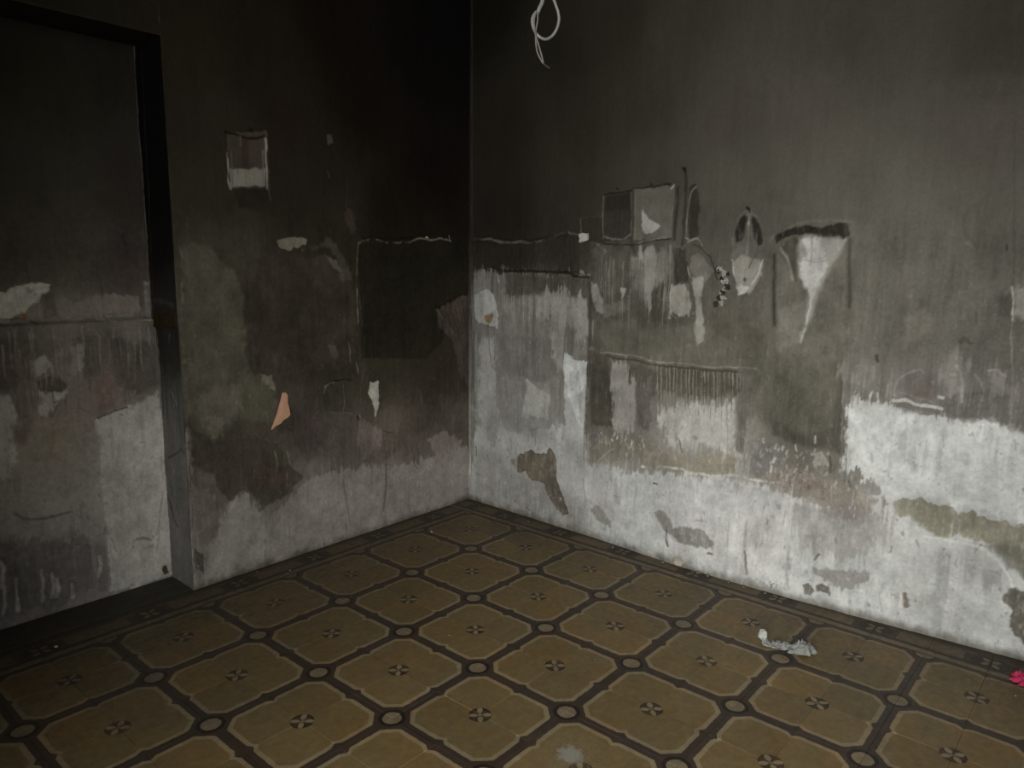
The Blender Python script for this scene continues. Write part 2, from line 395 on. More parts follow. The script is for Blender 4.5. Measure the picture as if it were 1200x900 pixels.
# right wall: s runs from the corner towards the camera
def bow(s):     # the foot of the wall swells out irregularly
    return np.interp(s, [0, .17, .97, 1.51, 1.90, 2.43, 2.86, 5], [0, .0, -.022, -.058, -.048, -.018, .020, .02])
def surfR(S, Z, h):
    x = XR+bow(S)*(1-ss(.0, .75, Z))-h
    return np.stack([x, YL+.012-S, Z-.004], 1)
def toR(px, py):
    for k in range(3):
        if k == 0: q = hit(px, py, 0, XR)
        else: q = hit(px, py, 0, XR+float(bow(YL-q[1]))*(1-float(ss(.0, .75, q[2]))))
    return (YL+.012-q[1], q[2]+.004)
D = .0042
R = Wall(grid(0, 3.05, D, 5.1), grid(0, 2.95, D, CEIL), .70, toR, surfR)
R.base([(565, 15, (19, 17, 11)), (650, 60, (35, 32, 24)), (720, 30, (44, 40, 32)), (800, 30, (56, 52, 43)), (1000, 40, (56, 53, 45)), (1180, 40, (52, 49, 42)),
        (590, 150, (33, 29, 21)), (670, 150, (43, 39, 31)), (750, 130, (50, 46, 39)), (850, 130, (64, 60, 52)), (950, 130, (70, 66, 58)), (1150, 150, (72, 68, 60)),
        (590, 250, (30, 26, 20)), (680, 235, (46, 42, 35)), (760, 190, (58, 54, 47)), (850, 220, (74, 71, 62)), (960, 230, (80, 77, 68)), (1080, 250, (84, 81, 72)), (1180, 270, (78, 75, 67)),
        (1040, 310, (88, 85, 76)), (1100, 350, (92, 89, 80)), (1050, 400, (90, 87, 78)), (1150, 400, (82, 79, 71)), (1190, 420, (82, 79, 71)),
        (600, 300, (38, 34, 28)), (660, 300, (40, 37, 30)), (720, 310, (62, 59, 51)), (770, 320, (76, 74, 66)), (820, 330, (72, 69, 61)), (850, 300, (72, 69, 61)), (890, 360, (80, 77, 69)),
        (715, 370, (72, 68, 58)), (770, 380, (72, 69, 58)), (850, 400, (76, 72, 62)), (950, 420, (84, 81, 70)), (880, 410, (80, 77, 66)),
        (620, 360, (96, 93, 87)), (660, 350, (92, 89, 81)), (600, 440, (106, 105, 100)), (640, 430, (92, 90, 85)), (600, 500, (135, 135, 131)), (630, 480, (120, 120, 116)),
        (705, 460, (76, 72, 63)), (740, 480, (105, 101, 94)), (760, 440, (92, 88, 79)), (820, 440, (92, 88, 78)), (840, 500, (140, 137, 130)), (800, 520, (130, 126, 116)),
        (930, 480, (88, 85, 74)), (960, 510, (88, 84, 75)), (1010, 440, (112, 109, 102)), (1060, 445, (108, 104, 98)), (1130, 450, (102, 99, 93)), (1180, 470, (92, 89, 84)),
        (600, 570, (152, 153, 150)), (720, 590, (156, 156, 153)), (850, 600, (163, 163, 160)), (1000, 640, (162, 162, 159)), (1100, 680, (170, 171, 168)), (1100, 540, (170, 173, 170)), (1190, 560, (170, 173, 170))])
WHITE = (170, 172, 169)
# whitewash of the lower wall
R.poly([(550, 560), (556, 500), (600, 505), (640, 500), (684, 490), (690, 545), (740, 552), (800, 556), (870, 562), (905, 570), (960, 590), (1000, 583), (1030, 575), (990, 545), (988, 478), (1003, 462), (1020, 470), (1043, 477), (1070, 484),
        (1100, 488), (1130, 496), (1155, 490), (1172, 497), (1215, 512), (1215, 810), (553, 620)], (166, 168, 165), .006, .012, drip=.022)
R.poly([(992, 480), (1045, 478), (1100, 492), (1155, 495), (1210, 512), (1210, 615), (1150, 600), (1100, 586), (1050, 580), (1010, 540)], (176, 179, 176), .02, .01)
R.poly([(840, 565), (900, 580), (925, 640), (900, 690), (840, 665), (780, 640), (775, 575)], (172, 172, 169), .05, .02)
# grey washed areas showing through it
G1 = (134, 132, 127)
R.poly([(928, 590), (985, 600), (1035, 595), (1042, 625), (1010, 650), (975, 648), (955, 655), (935, 640)], G1, .016, .02, drip=.035, a=.85)
R.poly([(950, 665), (985, 668), (1020, 672), (1018, 682), (990, 688), (965, 682)], (124, 122, 117), .006, .012, drip=.012)
R.poly([(870, 620), (905, 600), (915, 625), (900, 640), (875, 640)], (146, 145, 141), .02, .02, drip=.02, a=.7)
R.poly([(1090, 640), (1150, 640), (1180, 665), (1178, 705), (1150, 690), (1080, 665)], (150, 151, 148), .03, .02, drip=.03, a=.7)
R.poly([(1140, 665), (1175, 665), (1182, 700), (1165, 705)], (128, 126, 122), .01, .016, drip=.02, a=.7)
R.poly([(1060, 680), (1160, 715), (1180, 745), (1100, 735), (1050, 710)], (150, 151, 147), .02, .02, drip=.02, a=.6)
R.poly([(694, 545), (715, 548), (730, 600), (712, 615), (694, 600)], (146, 145, 141), .015, .015, drip=.025, a=.8)
R.poly([(690, 595), (703, 592), (716, 612), (715, 618), (700, 612)], (120, 118, 112), .004, .008, a=.9)
R.poly([(765, 600), (777, 598), (790, 617), (822, 621), (838, 635), (836, 643), (815, 640), (796, 637), (778, 622)], (122, 120, 114), .005, .008, h=-.0015)
R.poly([(595, 480), (640, 490), (655, 520), (630, 520), (600, 510)], (126, 125, 121), .02, .02, drip=.03, a=.7)
R.poly([(568, 498), (582, 500), (580, 520), (570, 515)], (100, 97, 92), .008, .01, drip=.02, a=.7)
R.poly([(618, 498), (632, 500), (628, 520), (620, 515)], (108, 105, 100), .008, .01, drip=.02, a=.7)
# brown damp bands where the coats end
TAN = (112, 107, 93)
R.poly([(686, 520), (720, 515), (760, 512), (775, 525), (740, 540), (690, 542)], TAN, .012, .018, drip=.01, a=.9, h=-.002)
R.poly([(755, 528), (800, 533), (815, 540), (838, 532), (868, 538), (872, 550), (840, 556), (780, 550), (752, 545)], (124, 119, 103), .008, .014, a=.95, h=-.003)
R.poly([(890, 540), (925, 548), (960, 560), (1000, 572), (1035, 588), (1020, 600), (985, 600), (950, 588), (905, 572), (885, 558)], (122, 114, 103), .012, .02, drip=.015, a=.85)
R.poly([(935, 562), (960, 560), (965, 572), (945, 576)], (104, 92, 80), .008, .014, a=.8)
R.poly([(960, 590), (1000, 588), (1030, 600), (1000, 612), (965, 604)], (118, 112, 104), .012, .02, drip=.02, a=.8)
R.poly([(878, 515), (895, 515), (915, 525), (912, 548), (890, 562), (876, 552)], (104, 102, 97), .008, .014, a=.85)
R.poly([(860, 525), (876, 530), (874, 560), (862, 575)], (156, 153, 144), .006, .012, drip=.02, a=.8)
R.poly([(950, 530), (965, 530), (970, 545), (955, 548)], (142, 139, 131), .006, .01, a=.8)
R.specks([(690, 505), (760, 530)], (150, 147, 136), 40, (.002, .008), seed=3, h=.002)
R.specks([(760, 510), (870, 560)], (152, 148, 134), 34, (.002, .007), seed=4, h=.002)
R.specks([(880, 520), (1000, 575)], (150, 145, 136), 60, (.002, .008), seed=5, h=.002)
R.specks([(880, 530), (1020, 600)], (88, 80, 70), 50, (.002, .006), seed=6)
R.specks([(690, 500), (760, 525)], (172, 169, 160), 14, (.005, .011), seed=61, h=.004)
R.specks([(760, 508), (870, 552)], (166, 160, 146), 18, (.005, .012), seed=62, h=.004)
R.specks([(885, 512), (1000, 575)], (164, 160, 152), 34, (.005, .013), seed=63, h=.004)
R.specks([(900, 545), (1050, 600)], (150, 142, 130), 26, (.004, .011), seed=64, h=.003)
R.specks([(890, 530), (1040, 600)], (84, 76, 66), 22, (.004, .011), seed=65, h=-.003)
R.line([(752, 548), (800, 552), (850, 560), (905, 566)], .008, (176, 172, 160), f=.006, rough=.010, brk=.6, h=.003)
R.line([(700, 541), (712, 530), (718, 526)], .003, (150, 145, 130))
# panel next to the corner
R.poly([(556, 318), (592, 318), (690, 324), (689, 420), (685, 540), (660, 520), (640, 470), (600, 500), (556, 470)], (120, 118, 112), .01, .02, drip=.03, a=.75, mod=.4)
R.poly([(592, 320), (690, 325), (690, 352), (640, 345), (592, 352)], (62, 58, 50), .016, .012, drip=.01, a=.8)
R.poly([(620, 345), (655, 340), (688, 355), (686, 400), (660, 380), (625, 368)], (134, 132, 125), .012, .02, drip=.03, a=.9, mod=.5)
R.poly([(582, 392), (620, 395), (655, 400), (658, 440), (630, 450), (590, 435)], (96, 94, 89), .012, .02, drip=.02, a=.8)
R.poly([(562, 395), (578, 395), (580, 470), (590, 500), (562, 500)], (142, 142, 137), .01, .012, drip=.012, a=.85)
R.poly([(618, 445), (645, 465), (642, 490), (612, 490)], (146, 146, 141), .006, .01, a=.8)
R.poly([(660, 411), (672, 420), (688, 424), (686, 500), (684, 580), (664, 575), (661, 450)], (156, 157, 154), .004, .005)
R.poly([(660, 411), (672, 420), (688, 424), (686, 448), (678, 465), (680, 500), (674, 490), (661, 445)], (176, 179, 177), .004, .004, h=.001)
R.drips([(590, 345), (688, 352)], (146, 144, 137), 60, .13, .005, .6, seed=7)
R.poly([(640, 340), (655, 340), (662, 380), (660, 430), (652, 440), (646, 400)], (140, 138, 132), .008, .01, drip=.03, a=.6)
R.drips([(575, 395), (655, 430)], (122, 120, 115), 26, .09, .004, .4, seed=77)
R.drips([(580, 360), (655, 420)], (70, 67, 61), 34, .10, .003, .5, seed=8)
R.drips([(575, 470), (655, 500)], (88, 85, 80), 24, .08, .003, .5, seed=9)
R.line([(591, 318), (630, 318), (668, 320), (672, 324), (690, 325)], .010, (28, 25, 19), f=.006, rough=.002)  # shade below the ledge, painted as a dark strip
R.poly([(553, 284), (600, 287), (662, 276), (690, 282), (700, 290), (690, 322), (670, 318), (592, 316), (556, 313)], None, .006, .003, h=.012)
R.line([(556, 283), (575, 281), (600, 286), (625, 287), (645, 281), (662, 274), (680, 276), (702, 285)], .007, (88, 83, 72), f=.009, rough=.007, brk=.6, h=.006)  # curled lip in relief, its highlight painted paler
R.line([(556, 279), (575, 277), (600, 282), (625, 283), (645, 276)], .004, (22, 19, 14), rough=.004, a=.8)
R.poly([(557, 345), (566, 339), (573, 339), (580, 352), (585, 368), (582, 384), (570, 382), (560, 378), (555, 368)], (152, 152, 147), .003, .006, h=.003)
R.poly([(567, 369), (577, 366), (579, 371), (574, 379), (568, 378)], (128, 108, 72), .003, .004, h=-.004)
R.line([(572, 378), (573, 400), (577, 430)], .004, (92, 88, 80), rough=.004); R.line([(581, 382), (580, 405), (576, 430)], .003, (130, 128, 120), rough=.004)
R.line([(583, 320), (585, 330)], .006, (140, 138, 130)); R.line([(588, 340), (589, 355), (587, 365)], .0025, (138, 135, 126))
R.line([(688, 325), (691, 350), (690, 400), (688, 430), (685, 500), (683, 540)], .004, (58, 55, 46), f=.006, a=.85, h=-.003)
R.line([(554, 330), (556, 370), (555, 420), (556, 470), (554, 540)], .010, (60, 58, 52), f=.012, a=.75, rough=.006, brk=.3)
R.line([(553, 0), (553, 600)], .006, (64, 61, 53), f=.005, a=.55, rough=.001)  # lit edge of the corner, painted as a thin paler line
# dimmer light near the corner painted as grey; grimier along the foot
R.poly([(553, 520), (600, 535), (640, 560), (690, 590), (690, 650), (553, 600)], (112, 109, 102), .05, .03, a=.75)
R.poly([(556, 480), (600, 500), (690, 520), (690, 560), (560, 560)], (138, 137, 132), .05, .03, a=.5)
R.line([(560, 590), (640, 618), (700, 640)], .03, (96, 92, 78), f=.03, a=.6, rough=.01)
# brown hole in the coat near the corner
R.poly([(605, 541), (612, 531), (622, 528), (630, 532), (640, 533), (643, 524), (645, 522), (649, 532), (652, 548), (651, 560), (656, 575), (661, 590), (667, 602), (660, 603), (649, 592), (641, 578), (636, 566), (622, 561), (616, 553), (607, 554)],
       (96, 88, 74), .003, .006, h=-.006, rim=(60, 54, 46), rimw=.003)
R.poly([(641, 560), (650, 560), (664, 600), (652, 594)], (74, 70, 62), .006, .006, a=.7)
R.poly([(598, 538), (604, 538), (606, 546), (600, 544)], (112, 104, 96), .004, .005)
# soot marks left by shelves, frames and fittings
R.poly([(696, 288), (735, 290), (790, 285), (800, 290), (800, 400), (760, 410), (695, 410)], (74, 71, 62), .02, .014, a=.6)
R.poly([(692, 330), (700, 332), (706, 352), (707, 366), (699, 366), (694, 350)], (124, 123, 117), .005, .005, a=.85, h=.002)
R.poly([(728, 338), (735, 337), (732, 348), (728, 352)], (136, 134, 126), .003, .004, a=.9, h=.002)
R.poly([(704, 356), (732, 352), (735, 366), (710, 372)], (96, 94, 85), .01, .008, a=.7)
R.poly([(738, 300), (760, 295), (790, 288), (788, 320), (765, 335), (757, 362), (745, 340)], (100, 98, 91), .02, .014, drip=.02, a=.75)
R.poly([(764, 338), (782, 330), (784, 360), (780, 385), (766, 385), (762, 360)], (56, 53, 44), .012, .01, a=.8)
R.drips([(700, 290), (795, 350)], (122, 119, 110), 60, .15, .005, .5, seed=10)
R.poly([(752, 292), (768, 290), (768, 330), (762, 362), (754, 340)], (126, 124, 116), .008, .008, drip=.02, a=.7)
R.poly([(700, 372), (760, 380), (840, 385), (880, 415), (800, 420), (712, 410)], (86, 83, 72), .02, .02, a=.6)
R.line([(785, 288), (785, 330), (783, 345)], .0025, (110, 107, 97), a=.8)
R.poly([(787, 335), (805, 334), (810, 345), (809, 370), (800, 372), (788, 368), (784, 372)], (130, 127, 118), .006, .008, drip=.01, a=.85)
R.specks([(783, 364), (812, 375)], (150, 147, 135), 12, (.002, .005), seed=11, h=.002)
R.poly([(788, 290), (804, 290), (807, 330), (790, 334)], (42, 39, 32), .008, .006, a=.85)
R.poly([(808, 300), (822, 296), (836, 318), (826, 330), (820, 340), (812, 325)], (96, 93, 84), .006, .006, a=.8)
R.poly([(810, 325), (824, 325), (822, 345), (825, 400), (817, 405), (815, 360)], (126, 124, 115), .006, .006, a=.85)
R.poly([(828, 330), (845, 335), (842, 372), (830, 376)], (72, 69, 60), .01, .01, a=.7)
R.line([(806, 283), (812, 279), (818, 280), (822, 288)], .005, (118, 115, 104), h=.005)
R.line([(812, 286), (822, 292), (832, 303), (838, 318), (842, 328)], .004, (32, 29, 23), rough=.004, a=.9)
R.line([(806, 313), (808, 325)], .003, (128, 124, 114))
for pts, c in (([(680, 256), (706, 254), (706, 284), (682, 284)], (46, 43, 36)), ([(707, 228), (740, 224), (740, 279), (707, 283)], (50, 46, 40)), ([(743, 222), (790, 217), (787, 279), (743, 282)], (90, 87, 78))):
    R.poly(pts, c, .003, .002, h=-.004)
R.poly([(709, 230), (738, 227), (738, 245), (709, 248)], (36, 33, 27), .012, .004, a=.7)
R.poly([(740, 300), (738, 270), (742, 282), (748, 300)], (40, 34, 27), .008, .006, a=.6)
R.line([(680, 256), (681, 275)], .002, (84, 92, 76)); R.line([(681, 255), (706, 253)], .002, (62, 58, 50))
R.line([(707, 229), (706, 255), (707, 279)], .003, (96, 93, 84), h=.003); R.line([(739, 226), (740, 250), (739, 277)], .003, (96, 93, 84), h=.003)
R.line([(708, 276), (718, 280), (732, 279), (739, 274)], .005, (98, 95, 87), h=.004, brk=.3)
R.line([(708, 227), (739, 224)], .004, (22, 20, 15)); R.line([(742, 222), (765, 219), (786, 216)], .005, (26, 24, 18))
R.line([(790, 217), (788, 245), (786, 275)], .003, (112, 110, 100), h=.003); R.line([(786, 222), (790, 218)], .006, (150, 147, 136), h=.004)
R.line([(744, 226), (744, 279)], .002, (100, 97, 88))
R.line([(707, 284), (722, 286), (745, 286), (765, 281), (786, 280)], .004, (28, 25, 19), rough=.004, brk=.3); R.line([(748, 284), (760, 281), (772, 279), (786, 277)], .002, (118, 114, 104), brk=.4)
R.poly([(752, 247), (760, 255), (766, 261), (773, 265), (767, 272), (755, 276), (751, 262)], (142, 142, 136), .002, .003, h=.002)
R.poly([(679, 274), (689, 274), (690, 283), (681, 283)], (150, 149, 142), .002, .003, h=.004)
R.line([(794, 222), (793, 250), (790, 280)], .010, (34, 32, 25), f=.01, a=.85)
R.line([(803, 198), (804, 215), (803, 240), (800, 285)], .010, (36, 33, 27), f=.01, a=.85); R.line([(803, 196), (803, 202)], .006, (18, 16, 12))
R.poly([(808, 222), (816, 218), (820, 245), (819, 276), (808, 280), (805, 250)], (44, 41, 34), .008, .004, a=.9)
R.line([(816, 220), (810, 226), (806, 245), (804, 275)], .004, (104, 101, 91), f=.005, a=.85, h=.003); R.line([(808, 221), (815, 217)], .004, (24, 22, 17))
R.line([(803, 278), (810, 281), (816, 279)], .004, (116, 113, 102))
R.specks([(708, 290), (715, 300)], (128, 124, 112), 5, (.002, .004), seed=12)
# oval mark of something that hung there
R.poly([(877, 244), (886, 252), (893, 268), (895, 295), (893, 318), (886, 334), (878, 345), (868, 343), (861, 330), (857, 308), (858, 280), (864, 258), (870, 248)], (90, 87, 79), .006, .004)
R.poly([(872, 250), (866, 258), (861, 272), (862, 286), (870, 284), (874, 268), (876, 254)], (40, 37, 31), .007, .004)
R.poly([(881, 252), (887, 258), (893, 272), (893, 286), (888, 290), (883, 275), (880, 258)], (42, 39, 33), .007, .004)
R.poly([(858, 308), (870, 300), (884, 302), (894, 308), (892, 322), (884, 334), (878, 344), (870, 342), (861, 326)], (122, 119, 110), .007, .004, a=.9)
R.line([(877, 252), (877, 268), (875, 300), (870, 330)], .004, (118, 115, 105), f=.006, a=.8)
R.line([(877, 262), (877, 264)], .005, (150, 148, 138)); R.line([(858, 305), (860, 322), (866, 338)], .003, (150, 147, 138)); R.line([(894, 305), (889, 322), (882, 332)], .003, (152, 150, 140))
R.poly([(862, 332), (870, 334), (878, 338), (872, 346), (865, 345)], (150, 149, 144), .003, .003)
R.line([(882, 304), (878, 315)], .002, (60, 57, 50)); R.line([(873, 327), (873, 329)], .008, (58, 56, 50)); R.line([(877, 244), (878, 249)], .007, (18, 16, 12))
R.drips([(864, 262), (890, 300)], (100, 97, 88), 12, .07, .002, .5, seed=13)
# outline of a bag
R.poly([(908, 276), (938, 266), (992, 261), (996, 280), (998, 390), (985, 440), (915, 440), (908, 380)], (86, 83, 74), .012, .006, a=.7)
R.poly([(908, 274), (922, 268), (940, 265), (965, 265), (993, 261), (995, 277), (982, 281), (965, 277), (950, 275), (935, 274), (920, 279), (909, 285)], (38, 35, 29), .005, .004)
R.line([(903, 285), (906, 278), (935, 262), (975, 258), (1000, 260), (999, 275)], .004, (104, 101, 91), f=.010, a=.55)
R.poly([(912, 290), (930, 278), (940, 278), (936, 300), (932, 330), (925, 318), (918, 300)], (58, 55, 47), .008, .006, a=.8)
R.line([(907, 300), (907, 330), (908, 380)], .009, (40, 38, 31), f=.014, a=.95); R.line([(996, 280), (995, 310), (995, 360)], .008, (52, 49, 42), f=.012, a=.85)
R.poly([(937, 279), (950, 275), (966, 277), (990, 282), (980, 305), (974, 318), (962, 335), (957, 352), (951, 372), (944, 388), (938, 402), (935, 400), (942, 380), (946, 360), (946, 345), (940, 328), (935, 312), (937, 300)], (128, 126, 119), .012, .004, a=.9)
R.poly([(941, 280), (962, 278), (966, 300), (971, 312), (960, 328), (955, 345), (950, 350), (944, 335), (938, 322), (938, 308), (946, 298)], (160, 160, 154), .009, .004, a=.95)
R.line([(950, 345), (950, 360), (944, 380), (938, 402)], .005, (160, 158, 150), f=.006, taper=True); R.line([(952, 278), (951, 295), (949, 312)], .0025, (84, 81, 72), a=.8)
R.line([(914, 292), (922, 302), (926, 315), (929, 328)], .006, (124, 121, 112), f=.008, a=.7); R.line([(935, 308), (942, 306), (955, 309), (968, 306)], .002, (110, 107, 98), a=.7)
R.poly([(912, 362), (940, 355), (945, 362), (932, 400), (914, 410)], (104, 101, 91), .016, .006, a=.65)
R.poly([(975, 310), (992, 300), (992, 350), (960, 362)], (96, 91, 82), .016, .006, a=.6)
# shelf line and the comb of runs below it
R.poly([(690, 412), (712, 416), (716, 450), (718, 500), (692, 500)], (66, 62, 53), .008, .006, drip=.008, a=.9)
R.poly([(716, 425), (775, 432), (775, 470), (720, 460)], (66, 62, 53), .01, .01, drip=.02, a=.75)
R.poly([(716, 428), (735, 425), (742, 455), (747, 505), (722, 512), (718, 470)], (134, 131, 124), .010, .016, drip=.03, a=.8)
R.drips([(718, 432), (780, 460)], (128, 124, 115), 26, .10, .004, .5, seed=78)
R.poly([(745, 455), (765, 455), (762, 505), (746, 500)], (80, 77, 71), .008, .008, drip=.01, a=.85)
R.poly([(775, 430), (885, 436), (885, 462), (840, 470), (775, 458)], (70, 66, 56), .01, .008, drip=.02, a=.85)
R.poly([(775, 480), (860, 468), (870, 510), (850, 530), (785, 525), (772, 500)], (156, 155, 149), .014, .018, drip=.03, a=.85)
for k in range(24):
    x = 771+k*4.6+random.uniform(-1.2, 1.2); y0 = 428+(x-770)*.09; l = random.uniform(45, 75)
    R.line([(x, y0), (x+random.uniform(-.5, .5), y0+l*.5), (x+random.uniform(-1, 1), y0+l)], .0030, (132, 126, 113), f=.003, a=random.uniform(.35, .9), taper=True, rough=.001)
    R.line([(x+2.3, y0+3), (x+2.3, y0+l*random.uniform(.6, 1.3))], .0026, (56, 50, 41), f=.003, a=random.uniform(.4, .85), taper=True, rough=.001)
R.line([(712, 418), (745, 423), (790, 429), (840, 434), (884, 439)], .007, (50, 46, 37), f=.006, rough=.005, a=.9)
R.line([(704, 414), (725, 415), (745, 418), (775, 423), (800, 425), (840, 430), (886, 433)], .005, (116, 111, 98), f=.004, rough=.006, brk=.3, h=.006)
R.line([(854, 430), (890, 434), (890, 470)], .003, (110, 106, 96), a=.5)
R.line([(716, 420), (722, 440), (720, 470)], .003, (120, 116, 104), rough=.006, a=.7)
R.line([(813, 378), (818, 405), (820, 420)], .003, (118, 115, 104), a=.7)
R.poly([(868, 430), (885, 434), (880, 480), (872, 530), (860, 530), (862, 480)], (86, 83, 75), .012, .01, drip=.012, a=.85)
R.line([(852, 460), (853, 500), (852, 560)], .0025, (112, 104, 90), a=.7)
# dark column under the bag, with its clean right edge
R.poly([(880, 440), (920, 432), (990, 425), (989, 470), (986, 532), (970, 527), (945, 520), (920, 515), (900, 500), (880, 480)], (84, 81, 70), .010, .010, drip=.015, a=.9)
R.poly([(905, 490), (945, 512), (975, 500), (987, 440), (989, 532), (972, 528), (930, 520), (905, 510)], (66, 63, 56), .014, .010, a=.75)
R.line([(989, 430), (988, 470), (986, 530)], .003, (120, 117, 108), a=.5)
R.line([(973, 455), (974, 475)], .004, (106, 100, 88), a=.6); R.line([(956, 512), (955, 520)], .004, (150, 148, 138)); R.line([(932, 522), (933, 530)], .005, (160, 156, 146)); R.line([(893, 516), (894, 520)], .008, (160, 159, 154))
# washed greys on the right, above the whitewash
R.poly([(990, 430), (1030, 425), (1040, 450), (1050, 455), (1020, 465), (1000, 462), (992, 478)], (112, 109, 101), .01, .014, drip=.03, a=.8)
R.poly([(1045, 455), (1062, 440), (1080, 430), (1100, 440), (1098, 462), (1070, 470)], (96, 92, 86), .016, .014, a=.75)
R.poly([(1105, 440), (1118, 412), (1128, 408), (1138, 430), (1132, 462), (1118, 462)], (124, 121, 113), .016, .012, drip=.02, a=.7)
R.poly([(1150, 440), (1168, 428), (1186, 440), (1185, 470), (1155, 468)], (118, 115, 108), .016, .014, drip=.02, a=.65)
R.poly([(1100, 470), (1150, 455), (1215, 470), (1215, 512), (1172, 496), (1155, 489), (1130, 494), (1108, 486)], (88, 86, 81), .010, .010, a=.85)
R.poly([(1045, 466), (1090, 470), (1107, 478), (1106, 488), (1070, 484), (1046, 476)], (96, 94, 88), .004, .006, a=.9)
R.line([(1047, 470), (1062, 470), (1080, 475), (1104, 479)], .010, (166, 165, 158), f=.005, rough=.008, brk=.15, h=.004)
R.line([(1047, 459), (1075, 466), (1098, 472)], .003, (120, 116, 108), rough=.006, a=.7)
R.line([(1048, 458), (1052, 446), (1062, 440), (1078, 434), (1082, 438)], .004, (128, 125, 118), f=.005, rough=.006, a=.7, brk=.3)
R.line([(1157, 436), (1168, 434), (1178, 442)], .005, (140, 137, 130), f=.006, rough=.006, a=.7)
R.line([(1101, 465), (1106, 466)], .007, (164, 162, 156), h=.003)
R.line([(1122, 430), (1126, 445), (1128, 470)], .006, (146, 143, 136), f=.006, rough=.008, a=.7); R.line([(1142, 440), (1150, 455), (1152, 470)], .004, (134, 131, 124), rough=.008, a=.6)
R.line([(1022, 460), (1018, 470), (1020, 478)], .005, (172, 172, 166), rough=.004); R.line([(1028, 462), (1029, 478)], .004, (172, 172, 166), rough=.004)
R.line([(1000, 478), (998, 466), (1003, 455)], .004, (136, 133, 125), rough=.006, a=.7)
R.drips([(995, 430), (1045, 460)], (138, 136, 128), 22, .07, .003, .5, seed=14)
R.drips([(1105, 425), (1190, 470)], (126, 123, 116), 30, .08, .0035, .45, seed=15)
R.poly([(1070, 455), (1090, 450), (1098, 462), (1088, 470)], (100, 90, 80), .01, .01, a=.6)
R.line([(1027, 418), (1028, 424)], .009, (50, 47, 41), f=.006, a=.9); R.line([(1125, 402), (1130, 398), (1138, 402)], .010, (64, 61, 54), f=.012, a=.7)
R.poly([(1052, 395), (1062, 372), (1085, 362), (1095, 378), (1075, 400), (1060, 410)], (106, 102, 92), .014, .01, a=.6)
R.poly([(1168, 350), (1178, 340), (1186, 345), (1186, 372), (1172, 368)], (62, 59, 52), .014, .008, a=.7)
R.poly([(1189, 340), (1215, 335), (1215, 380), (1192, 376)], (120, 117, 110), .010, .010, a=.75)
R.line([(1187, 335), (1187, 375)], .004, (150, 147, 138), rough=.003, brk=.2); R.line([(1186, 375), (1186, 490)], .0022, (116, 112, 103), rough=.002, a=.8); R.line([(1190, 0), (1188, 340)], .003, (60, 57, 50), rough=.003, a=.5)
R.line([(1130, 255), (1132, 275), (1145, 292)], .005, (66, 63, 56), f=.012, a=.5); R.line([(1134, 285), (1140, 290)], .006, (104, 100, 90), f=.01, a=.5)
R.line([(1180, 288), (1179, 295)], .003, (40, 38, 32)); R.line([(1145, 365), (1145, 377)], .003, (60, 57, 50), a=.8)
R.line([(1000, 262), (1003, 280), (1001, 300)], .006, (100, 97, 88), f=.016, a=.4)
# ochre strip where both coats have fallen off
R.poly([(1047, 590), (1058, 584), (1068, 586), (1078, 582), (1095, 590), (1110, 594), (1122, 603), (1140, 597), (1150, 606), (1172, 610), (1215, 622), (1215, 690), (1200, 672), (1188, 655), (1165, 645), (1148, 634), (1130, 628), (1112, 628), (1098, 630),
        (1085, 622), (1072, 612), (1064, 604), (1056, 606)], (121, 118, 101), .003, .008, h=-.007, rim=(142, 139, 124), rimw=.004)
R.poly([(1150, 640), (1180, 636), (1215, 650), (1215, 690), (1190, 668)], (94, 91, 80), .012, .012, a=.8)
R.poly([(1075, 595), (1100, 600), (1140, 615), (1130, 624), (1090, 618)], (108, 104, 86), .012, .012, a=.6)
R.line([(1085, 628), (1110, 632), (1145, 640), (1165, 655), (1180, 672), (1188, 690)], .006, (186, 187, 182), f=.006, a=.8, rough=.006)
R.poly([(1176, 703), (1186, 690), (1215, 700), (1215, 775), (1192, 748), (1182, 735), (1188, 715)], (86, 83, 73), .004, .008, h=-.004)
